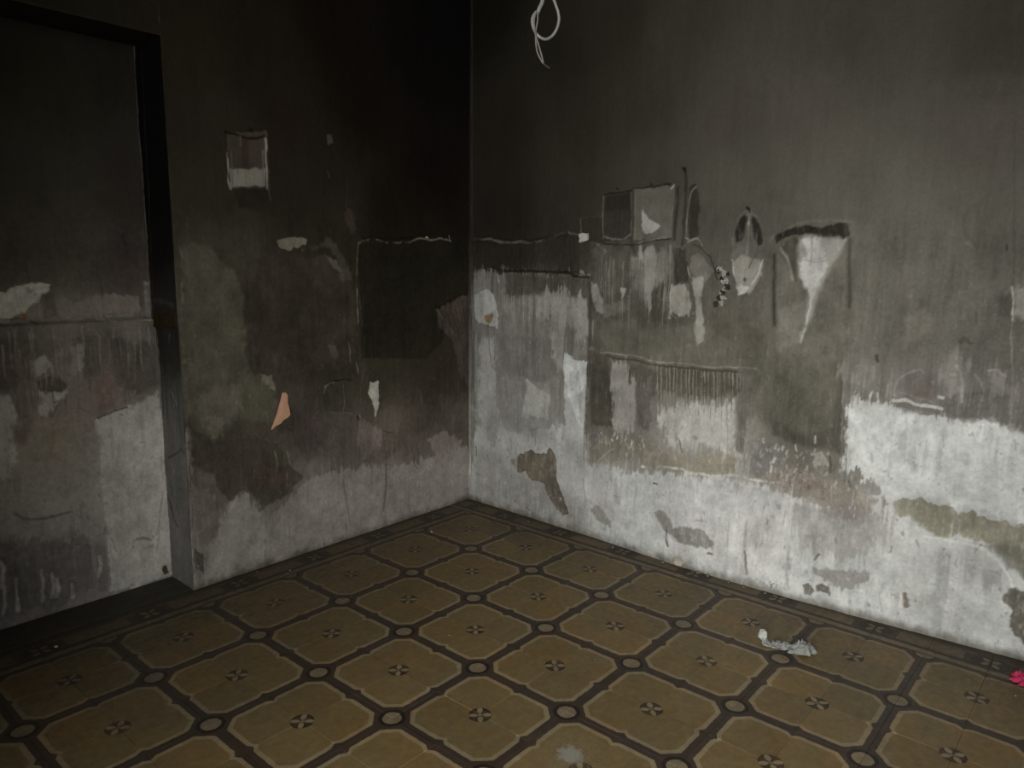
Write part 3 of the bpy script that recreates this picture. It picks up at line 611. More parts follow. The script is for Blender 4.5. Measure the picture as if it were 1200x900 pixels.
# cracks, chips and pock marks low on the wall
for pts, wd, c in (([(1060, 697), (1063, 712)], .012, (98, 82, 72)), ([(953, 655), (960, 649)], .007, (84, 81, 74)), ([(766, 569), (770, 570)], .007, (52, 49, 43)), ([(830, 648), (834, 650)], .009, (92, 90, 84)),
                   ([(781, 620), (780, 632), (783, 640)], .006, (66, 62, 55)), ([(873, 645), (875, 660), (874, 673)], .007, (92, 89, 81)), ([(842, 566), (844, 574)], .003, (120, 117, 110)), ([(899, 610), (897, 614)], .009, (112, 109, 102)),
                   ([(558, 523), (558, 533)], .006, (66, 60, 54)), ([(571, 533), (571, 536)], .006, (92, 88, 80)), ([(602, 587), (604, 588)], .005, (84, 80, 72)), ([(616, 595), (622, 598)], .005, (92, 86, 72)),
                   ([(822, 608), (822, 612)], .003, (110, 108, 100)), ([(815, 610), (828, 612)], .0022, (120, 116, 104)), ([(972, 535), (974, 545), (973, 553)], .006, (76, 58, 44)), ([(796, 514), (797, 525), (800, 530)], .004, (60, 52, 42)),
                   ([(1045, 640), (1044, 648)], .004, (122, 119, 112)), ([(1075, 633), (1077, 640)], .004, (120, 118, 110)), ([(683, 560), (685, 575), (686, 585)], .004, (118, 112, 102)), ([(925, 640), (922, 665), (925, 690)], .006, (146, 145, 140)),
                   ([(718, 594), (718, 600)], .006, (130, 128, 122)), ([(1189, 515), (1190, 530)], .002, (120, 120, 115)), ([(1105, 512), (1106, 525)], .002, (140, 140, 136)), ([(1021, 530), (1022, 540)], .003, (140, 138, 132)),
                   ([(1030, 690), (1034, 715)], .0025, (140, 139, 134)), ([(745, 556), (742, 600)], .004, (150, 150, 146)), ([(854, 608), (852, 640)], .005, (146, 145, 141))):
    R.line(pts, wd, c, f=.004, rough=.006, h=-.002)
R.line([(1056, 697), (1056, 712)], .006, (190, 186, 178), a=.6)
R.poly([(940, 684), (947, 683), (953, 690), (949, 697), (943, 695)], (92, 90, 82), .003, .005, h=-.003); R.poly([(955, 687), (963, 683), (971, 688), (973, 699), (964, 694), (957, 694)], (92, 90, 82), .003, .006, h=-.003)
R.specks([(885, 676), (912, 688)], (76, 72, 62), 12, (.003, .008), seed=16)
R.specks([(560, 560), (1190, 740)], (120, 118, 112), 70, (.0015, .004), seed=17, a=.6)
R.specks([(560, 560), (1190, 720)], (186, 187, 184), 90, (.002, .006), seed=18, a=.5, h=.0015)
R.drips([(700, 560), (1180, 640)], (150, 149, 145), 80, .12, .004, .4, seed=19)
R.drips([(700, 560), (1180, 600)], (180, 180, 177), 60, .14, .005, .4, seed=20)
R.drips([(690, 440), (990, 520)], (112, 108, 99), 50, .09, .003, .4, seed=21)
R.line([(1060, 665), (1100, 680), (1150, 685)], .003, (150, 150, 146), f=.008, a=.5); R.line([(1075, 625), (1080, 660), (1100, 672)], .003, (150, 150, 146), f=.008, a=.5)
# dirt line along the floor
i = np.arange(R.N); b = ss(.052, .006, R.Z+.014*R.nf+.006*R.nd); R.put(i, b*.75, (78, 74, 56), 0)
R.tint([(692, 290), (860, 290), (885, 440), (890, 530), (692, 530)], 1.16, .06)
R.tint([(900, 285), (1000, 285), (985, 420), (900, 420)], 1.14, .06)
R.grade(.9, .10)
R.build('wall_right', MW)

# left wall: s runs from the corner to the alcove
def surfL(S, Z, h):
    return np.stack([XR-S, YL-h+0*S, Z-.004], 1)
def toL(px, py): q = hit(px, py, 1, YL); return (XR-q[0], q[2]+.004)
SJ = XR-XJ
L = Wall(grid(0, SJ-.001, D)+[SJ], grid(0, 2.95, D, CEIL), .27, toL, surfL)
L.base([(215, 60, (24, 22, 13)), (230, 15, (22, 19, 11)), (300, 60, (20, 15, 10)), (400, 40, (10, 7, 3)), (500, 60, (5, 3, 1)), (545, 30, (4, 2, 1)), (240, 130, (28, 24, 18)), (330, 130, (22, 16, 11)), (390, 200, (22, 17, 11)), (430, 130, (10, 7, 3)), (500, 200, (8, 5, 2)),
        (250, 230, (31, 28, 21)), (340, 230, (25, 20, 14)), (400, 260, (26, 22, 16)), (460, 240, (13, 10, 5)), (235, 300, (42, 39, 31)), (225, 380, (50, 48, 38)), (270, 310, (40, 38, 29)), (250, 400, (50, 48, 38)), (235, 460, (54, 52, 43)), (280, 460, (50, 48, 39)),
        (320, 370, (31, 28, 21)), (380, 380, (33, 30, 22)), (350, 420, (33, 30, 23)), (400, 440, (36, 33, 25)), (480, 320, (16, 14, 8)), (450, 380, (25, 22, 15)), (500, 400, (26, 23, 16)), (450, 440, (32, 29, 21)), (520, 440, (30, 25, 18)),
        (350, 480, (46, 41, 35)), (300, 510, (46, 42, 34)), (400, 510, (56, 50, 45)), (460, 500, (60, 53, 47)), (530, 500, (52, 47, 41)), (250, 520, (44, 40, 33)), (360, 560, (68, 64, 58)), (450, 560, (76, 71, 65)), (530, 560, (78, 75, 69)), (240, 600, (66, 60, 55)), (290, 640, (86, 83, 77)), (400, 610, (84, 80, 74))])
L.poly([(222, 470), (214, 560), (245, 575), (262, 592), (275, 582), (290, 574), (303, 600), (312, 612), (335, 588), (357, 563), (400, 550), (470, 545), (560, 520), (560, 600), (225, 700)], (84, 80, 75), .006, .010, drip=.02, a=.9)
L.poly([(225, 545), (262, 560), (272, 600), (262, 640), (228, 640)], (66, 59, 54), .012, .02, drip=.03, a=.75)
L.poly([(270, 590), (292, 577), (306, 600), (318, 630), (300, 660), (240, 680), (245, 640)], (92, 90, 84), .014, .016, drip=.02, a=.8)
L.poly([(215, 290), (240, 285), (275, 320), (288, 350), (286, 430), (315, 455), (325, 470), (318, 500), (285, 490), (250, 520), (218, 500)], (54, 52, 42), .014, .016, a=.7)
L.poly([(232, 465), (262, 445), (280, 450), (283, 475), (262, 505), (248, 510), (235, 495)], (64, 60, 52), .010, .014, a=.7)
L.poly([(245, 490), (262, 490), (262, 512), (248, 514)], (72, 69, 58), .006, .010, a=.7)
L.poly([(290, 305), (330, 295), (362, 302), (385, 298), (412, 322), (420, 400), (402, 445), (350, 450), (332, 438), (312, 440), (296, 435), (287, 412), (290, 390), (283, 365), (287, 340)], (37, 32, 25), .006, .010, a=.85)
L.poly([(355, 292), (385, 290), (395, 305), (400, 330), (412, 330), (404, 300), (385, 280)], (50, 47, 38), .010, .010, a=.5)
L.poly([(325, 281), (335, 277), (358, 279), (358, 286), (348, 290), (335, 292), (325, 290)], (72, 68, 57), .003, .005, h=.001)
L.poly([(382, 300), (395, 306), (400, 318), (392, 316)], (58, 55, 46), .005, .006, a=.8)
L.poly([(305, 440), (318, 440), (322, 452), (310, 450)], (74, 71, 60), .005, .006, a=.8); L.poly([(316, 452), (322, 452), (322, 458), (316, 456)], (76, 74, 64), .004, .004, a=.8)
# ghost of a switch box
L.poly([(265, 155), (312, 153), (316, 222), (267, 222)], (44, 37, 32), .004, .003, h=-.004)
L.poly([(270, 198), (311, 197), (311, 218), (272, 219)], (88, 85, 77), .005, .003, a=.95)
L.poly([(282, 160), (292, 160), (292, 195), (283, 195)], (34, 22, 19), .006, .003, a=.6)
L.line([(267, 180), (268, 215), (271, 221)], .005, (98, 96, 87), f=.004, h=.003); L.line([(311, 160), (312, 190), (314, 221)], .005, (92, 90, 81), f=.004, h=.003)
L.line([(272, 178), (273, 218)], .003, (62, 58, 51)); L.line([(308, 175), (309, 217)], .003, (66, 62, 55))
L.line([(264, 154), (280, 157), (300, 159), (310, 157)], .009, (9, 8, 4), f=.006, rough=.006); L.line([(282, 158), (283, 170)], .004, (60, 56, 48))
L.poly([(274, 220), (312, 219), (313, 232), (305, 246), (280, 244)], (24, 21, 15), .008, .004, a=.9)
L.line([(315, 222), (317, 235)], .004, (60, 56, 48), a=.7)
L.poly([(383, 160), (390, 158), (390, 168), (385, 170)], (54, 48, 40), .004, .004, a=.8); L.line([(384, 200), (386, 208)], .004, (50, 46, 38), a=.8)
L.line([(407, 210), (406, 240), (412, 255)], .003, (40, 36, 28), a=.7); L.poly([(408, 242), (414, 250), (418, 270), (410, 275), (402, 250)], (40, 32, 27), .008, .008, a=.7)
# dark rectangle beside the corner
L.poly([(421, 285), (470, 287), (500, 282), (552, 285), (552, 345), (535, 350), (520, 400), (500, 420), (425, 420)], (17, 15, 9), .008, .004, a=.75, h=-.003)
L.line([(420, 284), (426, 282), (440, 282), (455, 286), (480, 286), (494, 281), (505, 282), (515, 279), (529, 284)], .005, (66, 61, 50), f=.006, rough=.006, brk=.7, h=.006)
L.line([(424, 279), (470, 281), (505, 277)], .005, (6, 4, 2), f=.006, a=.8)
L.line([(499, 279), (501, 279)], .005, (120, 116, 104)); L.line([(526, 277), (527, 283)], .003, (80, 74, 62))
L.line([(420, 284), (418, 310), (418, 350), (420, 385)], .0032, (62, 60, 51), f=.004, rough=.003, brk=.7, h=.003)
L.line([(421, 350), (424, 380), (428, 400), (425, 440), (419, 490)], .004, (46, 42, 34), f=.006, rough=.006, a=.7, brk=.4)
L.line([(409, 403), (411, 425)], .004, (66, 63, 54), f=.004); L.line([(418, 425), (420, 438)], .003, (78, 74, 64))
L.poly([(385, 405), (395, 405), (396, 418), (388, 418)], (50, 47, 39), .006, .006, a=.8)
# burnt fan by the corner
L.poly([(510, 362), (525, 358), (535, 350), (552, 345), (552, 460), (540, 440), (530, 400), (518, 385)], (44, 37, 32), .006, .008, drip=.008, a=.85)
for a, b, c in (((513, 362), (531, 392), (66, 60, 52)), ((520, 366), (535, 398), (60, 54, 46)), ((527, 360), (540, 400), (24, 20, 15)), ((534, 355), (545, 395), (56, 47, 43)), ((541, 352), (548, 400), (24, 18, 14)), ((536, 392), (545, 440), (52, 45, 40))):
    L.line([a, b], .0035, c, f=.003, taper=True, rough=.004, h=.002)
L.line([(508, 362), (518, 357), (532, 349), (546, 343)], .005, (14, 11, 7), f=.006, rough=.005)
# old socket marks lower down
L.poly([(380, 452), (388, 448), (414, 447), (414, 483), (382, 484)], (42, 39, 31), .004, .004, a=.8, h=-.002)
L.line([(380, 462), (381, 454), (388, 449), (392, 449)], .003, (78, 76, 66)); L.line([(388, 448), (405, 446), (413, 447)], .004, (18, 15, 10), rough=.004)
L.line([(403, 453), (404, 465), (403, 482)], .004, (62, 60, 50), rough=.004); L.line([(382, 484), (412, 484)], .003, (66, 60, 53), a=.6)
L.poly([(433, 448), (443, 446), (444, 462), (443, 478), (440, 488), (437, 470), (432, 460)], (104, 103, 94), .003, .004, h=.002); L.line([(432, 447), (445, 445)], .003, (14, 12, 8))
L.line([(419, 487), (420, 491)], .008, (6, 4, 3), f=.003, h=-.006); L.line([(421, 486), (424, 491), (421, 494)], .003, (82, 78, 70)); L.line([(447, 505), (459, 507)], .003, (24, 20, 15))
L.poly([(420, 494), (428, 492), (448, 505), (446, 530), (432, 538), (420, 520)], (72, 65, 60), .006, .008, drip=.01, a=.8)
L.poly([(500, 515), (520, 505), (540, 515), (538, 530), (512, 535)], (82, 75, 70), .010, .010, drip=.012, a=.7)
L.poly([(345, 482), (375, 480), (380, 520), (360, 545), (345, 520)], (50, 42, 40), .012, .012, drip=.012, a=.7)
L.poly([(425, 540), (445, 545), (470, 525), (440, 525)], (44, 38, 33), .010, .010, a=.5)
# dark soot island above the whitewash
L.poly([(222, 500), (250, 518), (290, 512), (325, 520), (338, 545), (357, 558), (340, 578), (318, 590), (305, 598), (293, 578), (285, 575), (268, 588), (258, 580), (250, 555), (224, 545)], (40, 35, 30), .005, .008, drip=.008, a=.85, h=.001)
L.poly([(295, 540), (325, 548), (345, 560), (320, 575), (300, 565)], (50, 38, 34), .012, .010, a=.6); L.poly([(305, 515), (335, 528), (340, 545), (318, 548)], (48, 47, 34), .010, .010, a=.6)
L.line([(322, 530), (327, 545)], .003, (84, 84, 64), rough=.004); L.line([(337, 530), (340, 545)], .003, (84, 80, 62), rough=.004)
L.poly([(330, 470), (345, 478), (345, 505), (325, 508)], (34, 30, 25), .012, .010, a=.7)
L.line([(450, 510), (453, 540), (452, 575), (449, 598)], .007, (46, 41, 36), f=.012, a=.75); L.line([(402, 562), (408, 600), (411, 615)], .004, (48, 43, 38), f=.006, a=.7)
L.line([(483, 522), (486, 545), (490, 550)], .003, (38, 31, 28), rough=.006, a=.7); L.line([(489, 520), (492, 548)], .003, (38, 31, 28), rough=.006, a=.7); L.line([(387, 525), (389, 555)], .003, (48, 42, 38), a=.6)
L.poly([(228, 645), (238, 648), (238, 672), (230, 670)], (40, 38, 35), .004, .008, drip=.008, a=.85); L.line([(405, 613), (407, 622)], .006, (40, 34, 26), a=.8)
L.line([(212, 330), (214, 400), (216, 440), (222, 480), (224, 560)], .007, (66, 64, 54), f=.008, rough=.010, a=.7, brk=.5)
L.line([(217, 430), (222, 480), (224, 530), (222, 560)], .008, (56, 46, 38), f=.006, rough=.010, a=.6, brk=.5)
L.line([(213, 302), (210, 290)], .006, (60, 58, 50), a=.6); L.line([(220, 255), (219, 285)], .006, (46, 45, 38), a=.6)
L.drips([(230, 560), (545, 600)], (98, 95, 89), 50, .07, .004, .4, seed=31); L.drips([(230, 545), (545, 580)], (60, 54, 49), 60, .08, .0035, .45, seed=32)
L.drips([(345, 470), (545, 530)], (44, 38, 34), 40, .07, .0035, .4, seed=33); L.drips([(345, 480), (545, 530)], (76, 70, 64), 26, .05, .0035, .35, seed=34)
L.specks([(225, 280), (545, 560)], (72, 68, 60), 34, (.0015, .004), seed=35, a=.6); L.specks([(230, 570), (545, 640)], (52, 48, 43), 30, (.0015, .004), seed=36, a=.7)
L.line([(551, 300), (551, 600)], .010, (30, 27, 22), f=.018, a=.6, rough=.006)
i = np.arange(L.N); b = ss(.045, .004, L.Z+.014*L.nf); L.put(i, b*.7, (44, 40, 28), 0)
L.grade(1.1, .08)
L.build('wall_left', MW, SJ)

# recessed wall of the alcove, thinner above the ledge
ZL = 1.192
def surfN(S, Z, h):
    y = YN-.014+.040*ss(ZL-.004, ZL+.012, Z)
    return np.stack([XJ+.002-S, y-h, Z-.004], 1)
def toN(px, py):
    q = hit(px, py, 1, YN-.014)
    if q[2] > ZL: q = hit(px, py, 1, YN+.026)
    return (XJ+.002-q[0], q[2]+.004)
N = Wall(grid(-.03, .95, D, 2.75), grid(0, 2.36, D, 2.5, .05), .14, toN, surfN)
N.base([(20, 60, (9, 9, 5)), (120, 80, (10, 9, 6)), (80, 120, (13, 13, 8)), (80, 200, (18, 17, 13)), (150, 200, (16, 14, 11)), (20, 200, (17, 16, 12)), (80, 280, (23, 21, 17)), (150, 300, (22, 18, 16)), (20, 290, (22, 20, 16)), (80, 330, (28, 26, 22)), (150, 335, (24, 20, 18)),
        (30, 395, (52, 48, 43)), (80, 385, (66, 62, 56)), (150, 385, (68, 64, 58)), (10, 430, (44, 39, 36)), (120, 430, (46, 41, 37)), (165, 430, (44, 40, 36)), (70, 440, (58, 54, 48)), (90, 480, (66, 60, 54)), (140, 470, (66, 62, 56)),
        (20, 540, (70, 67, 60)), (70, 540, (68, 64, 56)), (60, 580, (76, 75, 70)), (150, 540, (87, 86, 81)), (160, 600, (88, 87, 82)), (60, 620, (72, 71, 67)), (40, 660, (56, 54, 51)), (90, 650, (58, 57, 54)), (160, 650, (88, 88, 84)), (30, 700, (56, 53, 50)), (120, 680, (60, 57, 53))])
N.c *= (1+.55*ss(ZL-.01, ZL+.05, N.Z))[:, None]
N.poly([(-10, 345), (20, 336), (40, 331), (61, 331), (58, 340), (48, 348), (38, 358), (30, 368), (10, 375), (-10, 376)], (92, 91, 84), .003, .004, h=.002)
N.poly([(22, 366), (32, 366), (34, 374), (26, 376)], (66, 48, 28), .004, .005); N.poly([(50, 345), (60, 340), (70, 372), (50, 375)], (40, 37, 26), .010, .006, a=.7)
N.poly([(87, 356), (100, 350), (112, 345), (140, 346), (158, 347), (160, 362), (150, 372), (120, 372), (95, 368)], (62, 57, 52), .006, .008, drip=.008, a=.9)
N.line([(125, 368), (150, 366)], .004, (44, 40, 37), a=.7)
N.line([(-10, 378), (40, 378), (100, 374), (178, 374)], .006, (72, 68, 62), f=.006, rough=.004, h=.003, brk=.2); N.line([(-10, 374), (30, 374)], .003, (30, 22, 16)); N.line([(36, 376), (42, 379)], .006, (14, 12, 9), f=.003)
N.line([(162, 40), (168, 150), (172, 250), (176, 370)], .005, (62, 62, 57), f=.004, rough=.001, a=.75); N.line([(170, 330), (173, 372)], .010, (64, 68, 60), f=.008, rough=.008, brk=.5, a=.7)
N.poly([(-10, 395), (12, 395), (22, 430), (20, 455), (-10, 460)], (42, 37, 34), .008, .008, drip=.008, a=.85)
N.poly([(92, 395), (112, 393), (120, 415), (118, 440), (100, 442), (90, 420)], (44, 41, 36), .008, .008, drip=.01, a=.8)
N.poly([(125, 400), (140, 392), (150, 402), (168, 400), (183, 405), (186, 450), (160, 462), (140, 450), (132, 425)], (42, 38, 34), .006, .008, drip=.012, a=.85)
N.poly([(42, 445), (60, 440), (78, 450), (76, 462), (48, 458)], (34, 31, 27), .005, .006, a=.85)
N.poly([(38, 425), (52, 415), (60, 428), (55, 436), (42, 442)], (76, 74, 69), .004, .005, h=.004)
N.poly([(14, 408), (22, 406), (34, 418), (42, 440), (44, 470), (36, 505), (26, 500), (20, 470), (24, 440), (12, 420)], (54, 49, 43), .006, .010, a=.85)
N.poly([(85, 410), (96, 405), (94, 430), (84, 435)], (72, 68, 62), .006, .008, drip=.01, a=.7)
N.poly([(112, 440), (125, 430), (135, 465), (128, 488), (112, 485)], (60, 48, 42), .010, .010, a=.7)
N.poly([(-10, 460), (8, 462), (16, 472), (20, 500), (15, 560), (-10, 560)], (84, 84, 79), .008, .010, a=.8)
N.poly([(46, 460), (78, 458), (72, 470), (62, 476), (54, 490), (48, 478)], (84, 82, 76), .005, .008, drip=.008, a=.8)
N.poly([(112, 492), (135, 482), (160, 472), (186, 456), (192, 500), (200, 600), (204, 676), (170, 686), (130, 692), (125, 620), (118, 560)], (88, 87, 82), .008, .008, a=.9)
N.line([(115, 490), (130, 482), (148, 477)], .006, (34, 31, 28), f=.005, rough=.008, a=.9); N.line([(92, 478), (108, 485)], .004, (42, 40, 36), rough=.006, a=.7)
N.line([(62, 472), (70, 470), (66, 480), (60, 488)], .005, (44, 36, 30), rough=.008, a=.7)
N.poly([(20, 500), (55, 490), (80, 500), (75, 545), (30, 550)], (66, 60, 50), .020, .014, drip=.015, a=.6); N.poly([(10, 495), (35, 500), (32, 520), (15, 522)], (42, 34, 28), .012, .012, a=.6)
N.line([(18, 603), (30, 609), (50, 609), (70, 604), (84, 600)], .006, (42, 41, 38), f=.008, a=.85); N.line([(160, 631), (168, 629), (176, 631)], .006, (38, 37, 34), f=.008, a=.85)
N.line([(190, 575), (187, 610), (184, 645)], .004, (64, 63, 60), f=.006, a=.8); N.line([(130, 630), (135, 645)], .004, (62, 60, 56), f=.005, a=.8); N.line([(114, 500), (118, 590)], .004, (70, 70, 66), f=.008, a=.7)
N.poly([(-10, 632), (60, 632), (95, 628), (108, 640), (110, 690), (60, 712), (-10, 735)], (46, 44, 42), .016, .016, drip=.03, a=.85)
N.poly([(113, 640), (122, 640), (124, 690), (114, 695)], (48, 46, 44), .006, .008, drip=.014, a=.8)
for x, y0, y1 in ((5, 690, 720), (20, 680, 715), (50, 668, 705), (62, 672, 700), (67, 678, 700), (116, 652, 675), (2, 660, 690), (85, 685, 700)): N.line([(x, y0), (x+1, (y0+y1)/2), (x, y1)], .010, (84, 82, 77), f=.006, a=.85, rough=.006)
N.poly([(190, 663), (196, 662), (199, 672), (192, 674)], (34, 28, 16), .003, .004)
N.drips([(0, 385), (180, 420)], (84, 80, 73), 44, .10, .004, .5, seed=41); N.drips([(0, 385), (180, 460)], (34, 30, 27), 44, .08, .0035, .5, seed=42)
N.drips([(0, 640), (120, 680)], (34, 33, 32), 40, .10, .004, .5, seed=43); N.drips([(25, 420), (45, 480)], (74, 68, 60), 14, .07, .002, .7, seed=44)
i = np.arange(N.N); b = ss(.02, .003, N.Z+.012*N.nf); N.put(i, b*.6, (48, 44, 34), 0)
N.grade(1.1, .08)
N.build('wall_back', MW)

# the jamb between them
def surfJ(S, Z, h): return np.stack([XJ-.0+h, YL+S, Z-.004], 1)
def toJ(px, py): q = hit(px, py, 0, XJ); return (q[1]-YL, q[2]+.004)
J = Wall(np.linspace(0, .262, 50), grid(0, LINTEL+.03, D)+[LINTEL+.03], .27, toJ, surfJ)
def zc(y, s=.1): return s, y
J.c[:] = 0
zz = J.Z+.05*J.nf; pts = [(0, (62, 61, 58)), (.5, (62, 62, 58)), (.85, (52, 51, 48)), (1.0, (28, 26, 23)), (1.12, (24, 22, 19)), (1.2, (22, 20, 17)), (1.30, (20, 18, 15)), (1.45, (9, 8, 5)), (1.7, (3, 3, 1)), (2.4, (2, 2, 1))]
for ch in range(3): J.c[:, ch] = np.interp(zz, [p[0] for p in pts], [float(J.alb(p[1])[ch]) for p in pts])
J.poly([(183, 368), (206, 366), (208, 384), (178, 384)], (24, 16, 4), .004, .003, h=-.010)
J.line([(180, 352), (190, 352), (204, 358)], .008, (36, 34, 31), f=.02, a=.7)
J.line([(199, 392), (198, 402)], .004, (60, 58, 54), taper=True)
J.line([(184, 388), (188, 460), (195, 560), (201, 665)], .005, (84, 83, 78), f=.004, a=.8, rough=.002, brk=.2)
J.line([(166, 60), (180, 365)], .004, (30, 30, 26), f=.004, a=.6)
J.line([(197, 537), (206, 530), (212, 524), (215, 530)], .005, (26, 24, 20), rough=.004); J.line([(197, 582), (202, 600), (207, 615)], .008, (30, 28, 25), rough=.008); J.line([(206, 588), (208, 597)], .003, (34, 32, 28))
J.line([(202, 462), (208, 475)], .004, (74, 73, 68), rough=.006); J.line([(220, 592), (221, 620)], .003, (34, 32, 28), a=.8)
J.line([(218, 500), (222, 540), (222, 560)], .008, (56, 40, 26), f=.006, rough=.008, a=.7, brk=.3); J.line([(207, 330), (210, 375)], .004, (46, 46, 38), a=.8, rough=.003)
J.drips([(190, 455), (215, 470)], (24, 22, 20), 10, .10, .004, .6, seed=51)
J.grade(1., .1)
J.line([(.240, 1.2), (.2445, 1.8), (.243, 2.32)], .008, (66, 66, 60), raw=True, rough=.001, a=.8)
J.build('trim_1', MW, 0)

# lintel soffit, wall above the alcove, rest of the shell
def surfA(S, Z, h): return np.stack([XJ-S, YL-h+0*S, Z], 1)
A = Wall(grid(0, .8, .012, 2.75), grid(LINTEL, 2.6, .012, CEIL), .27, lambda px, py: (XJ-hit(px, py, 1, YL)[0], hit(px, py, 1, YL)[2]), surfA)
A.base([(20, 2, (20, 18, 11)), (100, 12, (24, 22, 14)), (180, 30, (24, 21, 13)), (60, 0, (20, 18, 11))]); A.grade(1., .1)
A.line([(0, LINTEL), (.8, LINTEL)], .008, (30, 26, 18), raw=True, rough=.006, a=.7)
A.build('trim_2', MW)
tagit(slab('trim_3', -4.3, XJ+.001, YL+.004, YN+.03, LINTEL+.004, LINTEL+.03, plain('charred_lintel', (.02, .014, .01), .9, .4, 25)), 'structure')
tagit(slab('ceiling', -4.6, .45, -5.2, .8, CEIL-.004, CEIL+.15, M_SOOT), 'structure')
M_DIRTY = plain('grimy_wall_plaster', (.09, .085, .075), .95, .3, 5)
tagit(slab('wall_front', -4.5, .4, -5.2, -5.0, -.1, CEIL+.02, M_DIRTY), 'structure')
for k, (a, b, c, d) in enumerate(((-5.1, -3.95, -.1, CEIL+.02), (-2.52, .7, -.1, CEIL+.02), (-3.97, -2.50, 2.8, CEIL+.02))):
    tagit(slab('wall_side', -4.50, -4.30, a, b, c, d, M_DIRTY), 'structure')

# ------------------------------------------------------------------ things
def mesh_obj(name, bm, mat, parent=None, smooth=True):
    me = bpy.data.meshes.new(name); bm.to_mesh(me); bm.free()
    if smooth:
        for p in me.polygons: p.use_smooth = True
    return link(name, me, mat, parent)
def tube(bm, pts, r, seg=8, closed=False):
    P = [Vector(p) for p in pts]; n = len(P); rings = []; up = Vector((.13, .21, .97)).normalized()
    for k in range(n):
        t = (P[min(k+1, n-1)]-P[max(k-1, 0)]).normalized(); a = t.cross(up)
        if a.length < .05: a = t.cross(Vector((1, 0, 0)))
        a.normalize(); b = t.cross(a); rr = r[k] if isinstance(r, (list, tuple)) else r
        rings.append([bm.verts.new(P[k]+(a*math.cos(2*math.pi*j/seg)+b*math.sin(2*math.pi*j/seg))*rr) for j in range(seg)])
    for k in range(n-1):
        for j in range(seg): bm.faces.new((rings[k][j], rings[k][(j+1) % seg], rings[k+1][(j+1) % seg], rings[k+1][j]))
    bm.faces.new(rings[0][::-1]); bm.faces.new(rings[-1])
def spline(P, n=10):
    P = [Vector(p) for p in P]; out = []
    for k in range(len(P)-1):
        a, b, c, d = P[max(k-1, 0)], P[k], P[k+1], P[min(k+2, len(P)-1)]
        for j in range(n):
            t = j/n; out.append(.5*((2*b)+(c-a)*t+(2*a-5*b+4*c-d)*t*t+(3*b-a-3*c+d)*t*t*t))
    return out+[P[-1]]
def at_depth(px, py, d):
    return CAM+(FW+RT*(px-600)/FPX-UP*(py-450)/FPX)*d
# --- electric cable hanging from the ceiling (a loop with two bare-ended cores)
M_CABLE = plain('greasy_white_cable', (.24, .235, .215), .6, .35, 60, .2)
M_CORE = plain('frayed_wire', (.17, .165, .15), .6, .35, 80, .2)
DW = 2.2
q = lambda x, y, k=0.: at_depth(x, y, DW+k)
top = q(640, -6)
cab = bpy.data.objects.new('hanging_cable', None); COL.objects.link(cab); cab.location = (top[0], top[1], CEIL-.004)
tagit(cab, None, 'loop of pale electric cable dangling from the ceiling near the room corner', 'cable')
off = Vector(cab.location)
def sub(name, pts, r, mat, n=10):
    bm = bmesh.new(); tube(bm, [p-off for p in spline(pts, n)], r, 8); return mesh_obj(name, bm, mat, cab)
r0 = .0048
sub('sheath', [(top[0]+.004, top[1], CEIL-.006), (top[0]+.002, top[1], 2.9), (top[0]-.02, top[1], 2.5), q(641, -30, .01), q(636, 0), q(632, 10, -.005), q(629, 18, -.005)], .0062, M_CABLE)
sub('cable_loop', [(top[0]-.004, top[1]+.004, CEIL-.006), (top[0]+.002, top[1]+.004, 2.9), (top[0]+.015, top[1], 2.5), q(644, -20, .02), q(650, 2, .02), q(654, 14, .02), q(655, 24, .02), q(652, 35, .015), q(646, 43, .01), q(639, 46, .0), q(632, 43, -.01), q(627, 37, -.01),
     q(624, 28, -.012), q(624, 21, -.01), q(628, 14, -.006)], .0044, M_CABLE)
sub('wire', [q(630, 14, -.015), q(630, 24, -.016), q(628, 36, -.016), q(628, 50, -.014), q(630, 62, -.012), q(636, 74, -.01)], .0024, M_CORE)
sub('wire', [q(628, 14, -.018), q(626, 24, -.02), q(627, 38, -.02), q(631, 52, -.016), q(635, 66, -.012), q(637, 75, -.01)], .0024, M_CORE)
sub('wire_end', [q(636, 74, -.01), q(640, 77, -.008), q(644, 80, -.006)], .0028, plain('scorched_wire', (.05, .035, .03), .7, .3, 80, .2))
bm = bmesh.new(); tube(bm, [(0, 0, .002), (0, 0, -.012), (0, 0, -.018)], [.03, .03, .018], 16); mesh_obj('ceiling_rose', bm, M_DIRTY, cab)

# --- lumps: deformed rock-like pieces of plaster
def lump(name, loc, sx, sy, sz, mat, label, cat, seed, group=None, sub_=2, rotz=0., amp=.35):
    rs = random.Random(seed); bm = bmesh.new(); bmesh.ops.create_icosphere(bm, subdivisions=sub_, radius=1)
    from mathutils import noise
    for v in bm.verts:
        k = 1+amp*noise.noise(v.co*1.7+Vector((seed*3.1, 0, 0)))+amp*.5*noise.noise(v.co*4+Vector((0, seed, 0)))
        v.co = Vector((v.co.x*sx*k, v.co.y*sy*k, v.co.z*sz*k))
    lo = min(v.co.z for v in bm.verts)
    for v in bm.verts: v.co.z = max(v.co.z-lo-.0006, 0)
    o = mesh_obj(name, bm, mat, None, smooth=False); o.location = loc; o.rotation_euler = (0, 0, rotz)
    return tagit(o, None, label, cat, group)
fl = lambda x, y: hit(x, y, 2, 0.)
M_CHUNK = plain('fallen_plaster', (.42, .38, .31), .95, .3, 60, .8)
M_CRUMB = plain('dusty_crumb', (.20, .18, .14), .95, .4, 60, .8)
M_CHUNKD = plain('dirty_plaster', (.16, .13, .10), .95, .4, 60, .8)
